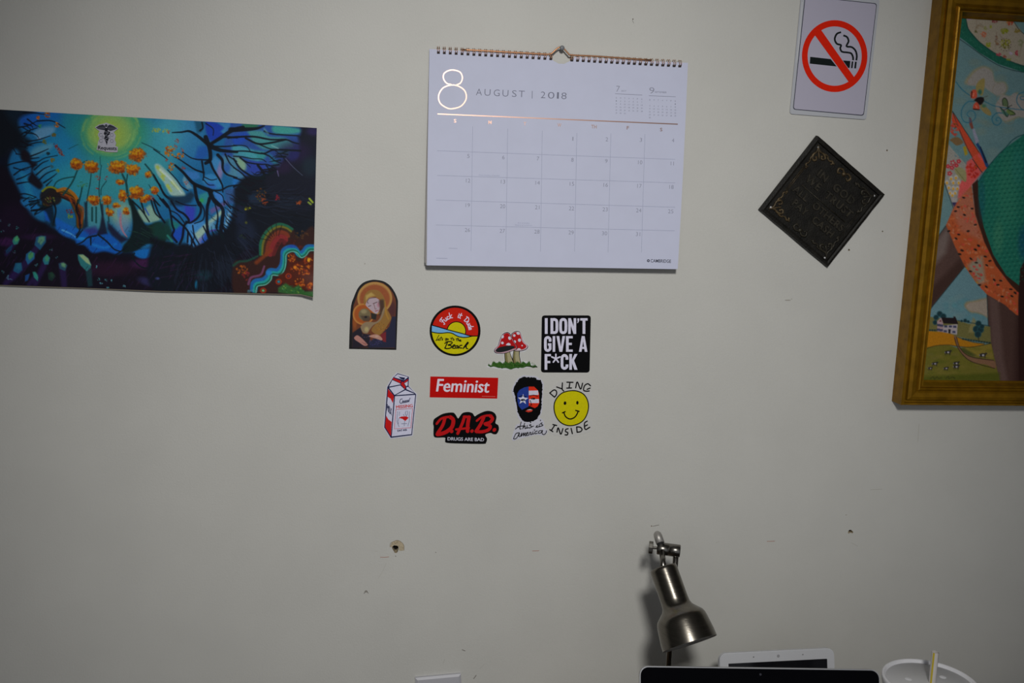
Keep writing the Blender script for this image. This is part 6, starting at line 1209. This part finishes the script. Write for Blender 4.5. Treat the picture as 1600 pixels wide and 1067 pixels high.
def make_hub():
    a = Vector(W(1124.5, 1023, .0934)); b = Vector(W(1303.5, 1012.5, .086)); ex = b-a; ex.z = 0; wd = ex.length; ex.normalize(); nf = Vector((ex.y, -ex.x, 0))
    if nf.y > 0: nf = -nf
    th = math.radians(14); up = Vector((0, 0, 1))*math.cos(th)-nf*math.sin(th); fr = nf*math.cos(th)+Vector((0, 0, 1))*math.sin(th); zt = max(a.z, b.z)
    a.z = zt; hl = .118*min(1.3, (zt-ZD-.012)/(.118*math.cos(th))); org = a-up*hl
    o = thing('smart_display', tuple(Vector((org.x, org.y, ZD))+ex*wd/2), 'white-bezelled small smart display propped on the desk behind the laptop', 'tablet')
    wh = mat('display_white', (.62, .63, .66), .35, 0, .4); blk = mat('display_black', (.006, .006, .008), .12, 0, .3); fab = mat('display_fabric', (.42, .42, .43), .9, 0, .1, .2, 400, .5, 900)
    def plate(name, W0, W1, H0, H1, n0, n1, r, m, par):
        pts = []
        for cx, cy, a0 in ((W1-r, H1-r, 0), (W0+r, H1-r, 90), (W0+r, H0+r, 180), (W1-r, H0+r, 270)):
            for k in range(9): t_ = math.radians(a0+k*90/8); pts.append((cx+r*math.cos(t_), cy+r*math.sin(t_)))
        k = len(pts); vs = [org+ex*x+up*y+fr*n0 for x, y in pts]+[org+ex*x+up*y+fr*n1 for x, y in pts]
        return G().add(vs, [list(range(k))[::-1], list(range(k, 2*k))]+[(i, (i+1) % k, k+(i+1) % k, k+i) for i in range(k)]).out(name, m, par)
    pan = plate('panel', 0, wd, 0, hl, -.008, -.001, .011, wh, o); plate('bezel', .0012, wd-.0012, .0012, hl-.0012, -.001, 0, .010, wh, o)
    plate('screen', .0135, wd-.0125, .014, hl-.0155, 0, .0003, .001, blk, o)
    for x in (.29, .72): G().lathe(org+ex*wd*x+up*(hl-.0075)+fr*.0001, fr, [(0, .0011), (.0002, .001)], 10).out('microphone', mat('mic_grey', (.2, .2, .21), .6), o)
    G().lathe(org+ex*wd*.505+up*(hl-.0078)+fr*.0001, fr, [(0, .0024), (.0002, .0022)], 14).out('light_sensor', mat('sensor_grey', (.36, .36, .38), .4), o)
    c = org+ex*wd/2-fr*.004; v = []; n = 24
    for h, k in ((0, 1.0), (.5, .93), (1., .7)):
        for j in range(n):
            t = 2*math.pi*j/n; x = math.copysign(abs(math.cos(t))**.6, math.cos(t)); y = math.copysign(abs(math.sin(t))**.6, math.sin(t))
            p = Vector((c.x, c.y, ZD+h*.062))+ex*(wd*.36*k*x)-nf*(.034-.034*k*y*.9+h*.012*(1)); v.append(p)
    G().add(v, [(i*n+j, i*n+(j+1) % n, (i+1)*n+(j+1) % n, (i+1)*n+j) for i in range(2) for j in range(n)]+[list(range(n))[::-1], list(range(2*n, 3*n))]).out('fabric_base', fab, o, True)
make_hub()

def make_cup():
    c = Vector(W(1454, 1062.5, .315)); R = .0605; zt = c.z
    o = thing('drinks_cup', (c.x, c.y, ZD), 'large white disposable cup with a flat plastic lid on the desk', 'cup')
    wh = mat('cup_foam', (.60, .60, .61), .6, 0, .3); lidm = mat('lid_plastic', (.78, .78, .81), .4, 0, .4, .04, 60)
    G().lathe((c.x, c.y, ZD), (0, 0, 1), [(0, .043), (.002, .045), (zt-ZD-.012, R-.004), (zt-ZD-.006, R-.002), (zt-ZD-.004, R-.003)], 56).out('cup_body', wh, o, True)
    lid = G().lathe((c.x, c.y, zt-.012), (0, 0, 1), [(0, R-.0015), (.006, R), (.0105, R), (.012, R-.001), (.0122, R-.0028), (.0105, R-.0042), (.0075, R-.0055), (.0065, R-.008), (.0068, .03), (.0072, .012), (.0072, .001)], 64, False, True).out('lid', lidm, o, True)
    for x, y, r in ((-.024, .012, .006), (.026, .014, .006), (-.02, -.02, .006), (.022, -.022, .006)): G().lathe((c.x+x, c.y+y, zt-.0056), (0, 0, 1), [(0, r), (.0012, r*.92), (.002, r*.6), (.0022, .0005)], 16).out('lid_button', lidm, lid, True)
    r = random.Random(8); dr = mat('drink_drips', (.16, .11, .08), .4)
    for x, y in ((-.034, .022), (-.027, .012), (-.008, .013), (-.004, .009), (.026, .027), (.01, .02), (.035, .004), (-.015, .0)):
        G().lathe((c.x+x, c.y+y, zt-.0055), (0, 0, 1), [(0, .0011+r.random()*.0008), (.0004, .0008), (.0006, .0002)], 7).out('drip', dr, lid)
    # straw
    s1 = Vector(W(1461.3, 1018.5, .312)); s0 = Vector((c.x+.003, c.y, zt-.06)); u = (s1-s0).normalized(); rs = .0046
    st = thing('drinking_straw', tuple(s0), 'white drinking straw with a yellow stripe standing in the white cup', 'straw')
    a = Vector((1, 0, 0)); a = (a-u*a.dot(u)).normalized(); b = u.cross(a); L = (s1-s0).length
    def wall_(t0, t1, k, rr):
        v = []
        for h in (0, L):
            for i in range(k+1): t = t0+(t1-t0)*i/k; v.append(s0+u*h+(a*math.cos(t)+b*math.sin(t))*rr)
        return G().add(v, [(i, i+1, k+1+i+1, k+1+i) for i in range(k)])
    wall_(0, 2*math.pi, 20, rs).out('tube', mat('straw_white', (.58, .55, .53), .4), st, True)
    for t in (-.35, 1.75, 3.85): wall_(t-.25, t+.25, 4, rs+.00008).out('stripe', mat('straw_yellow', (.55, .42, .03), .4), st, True)
make_cup()
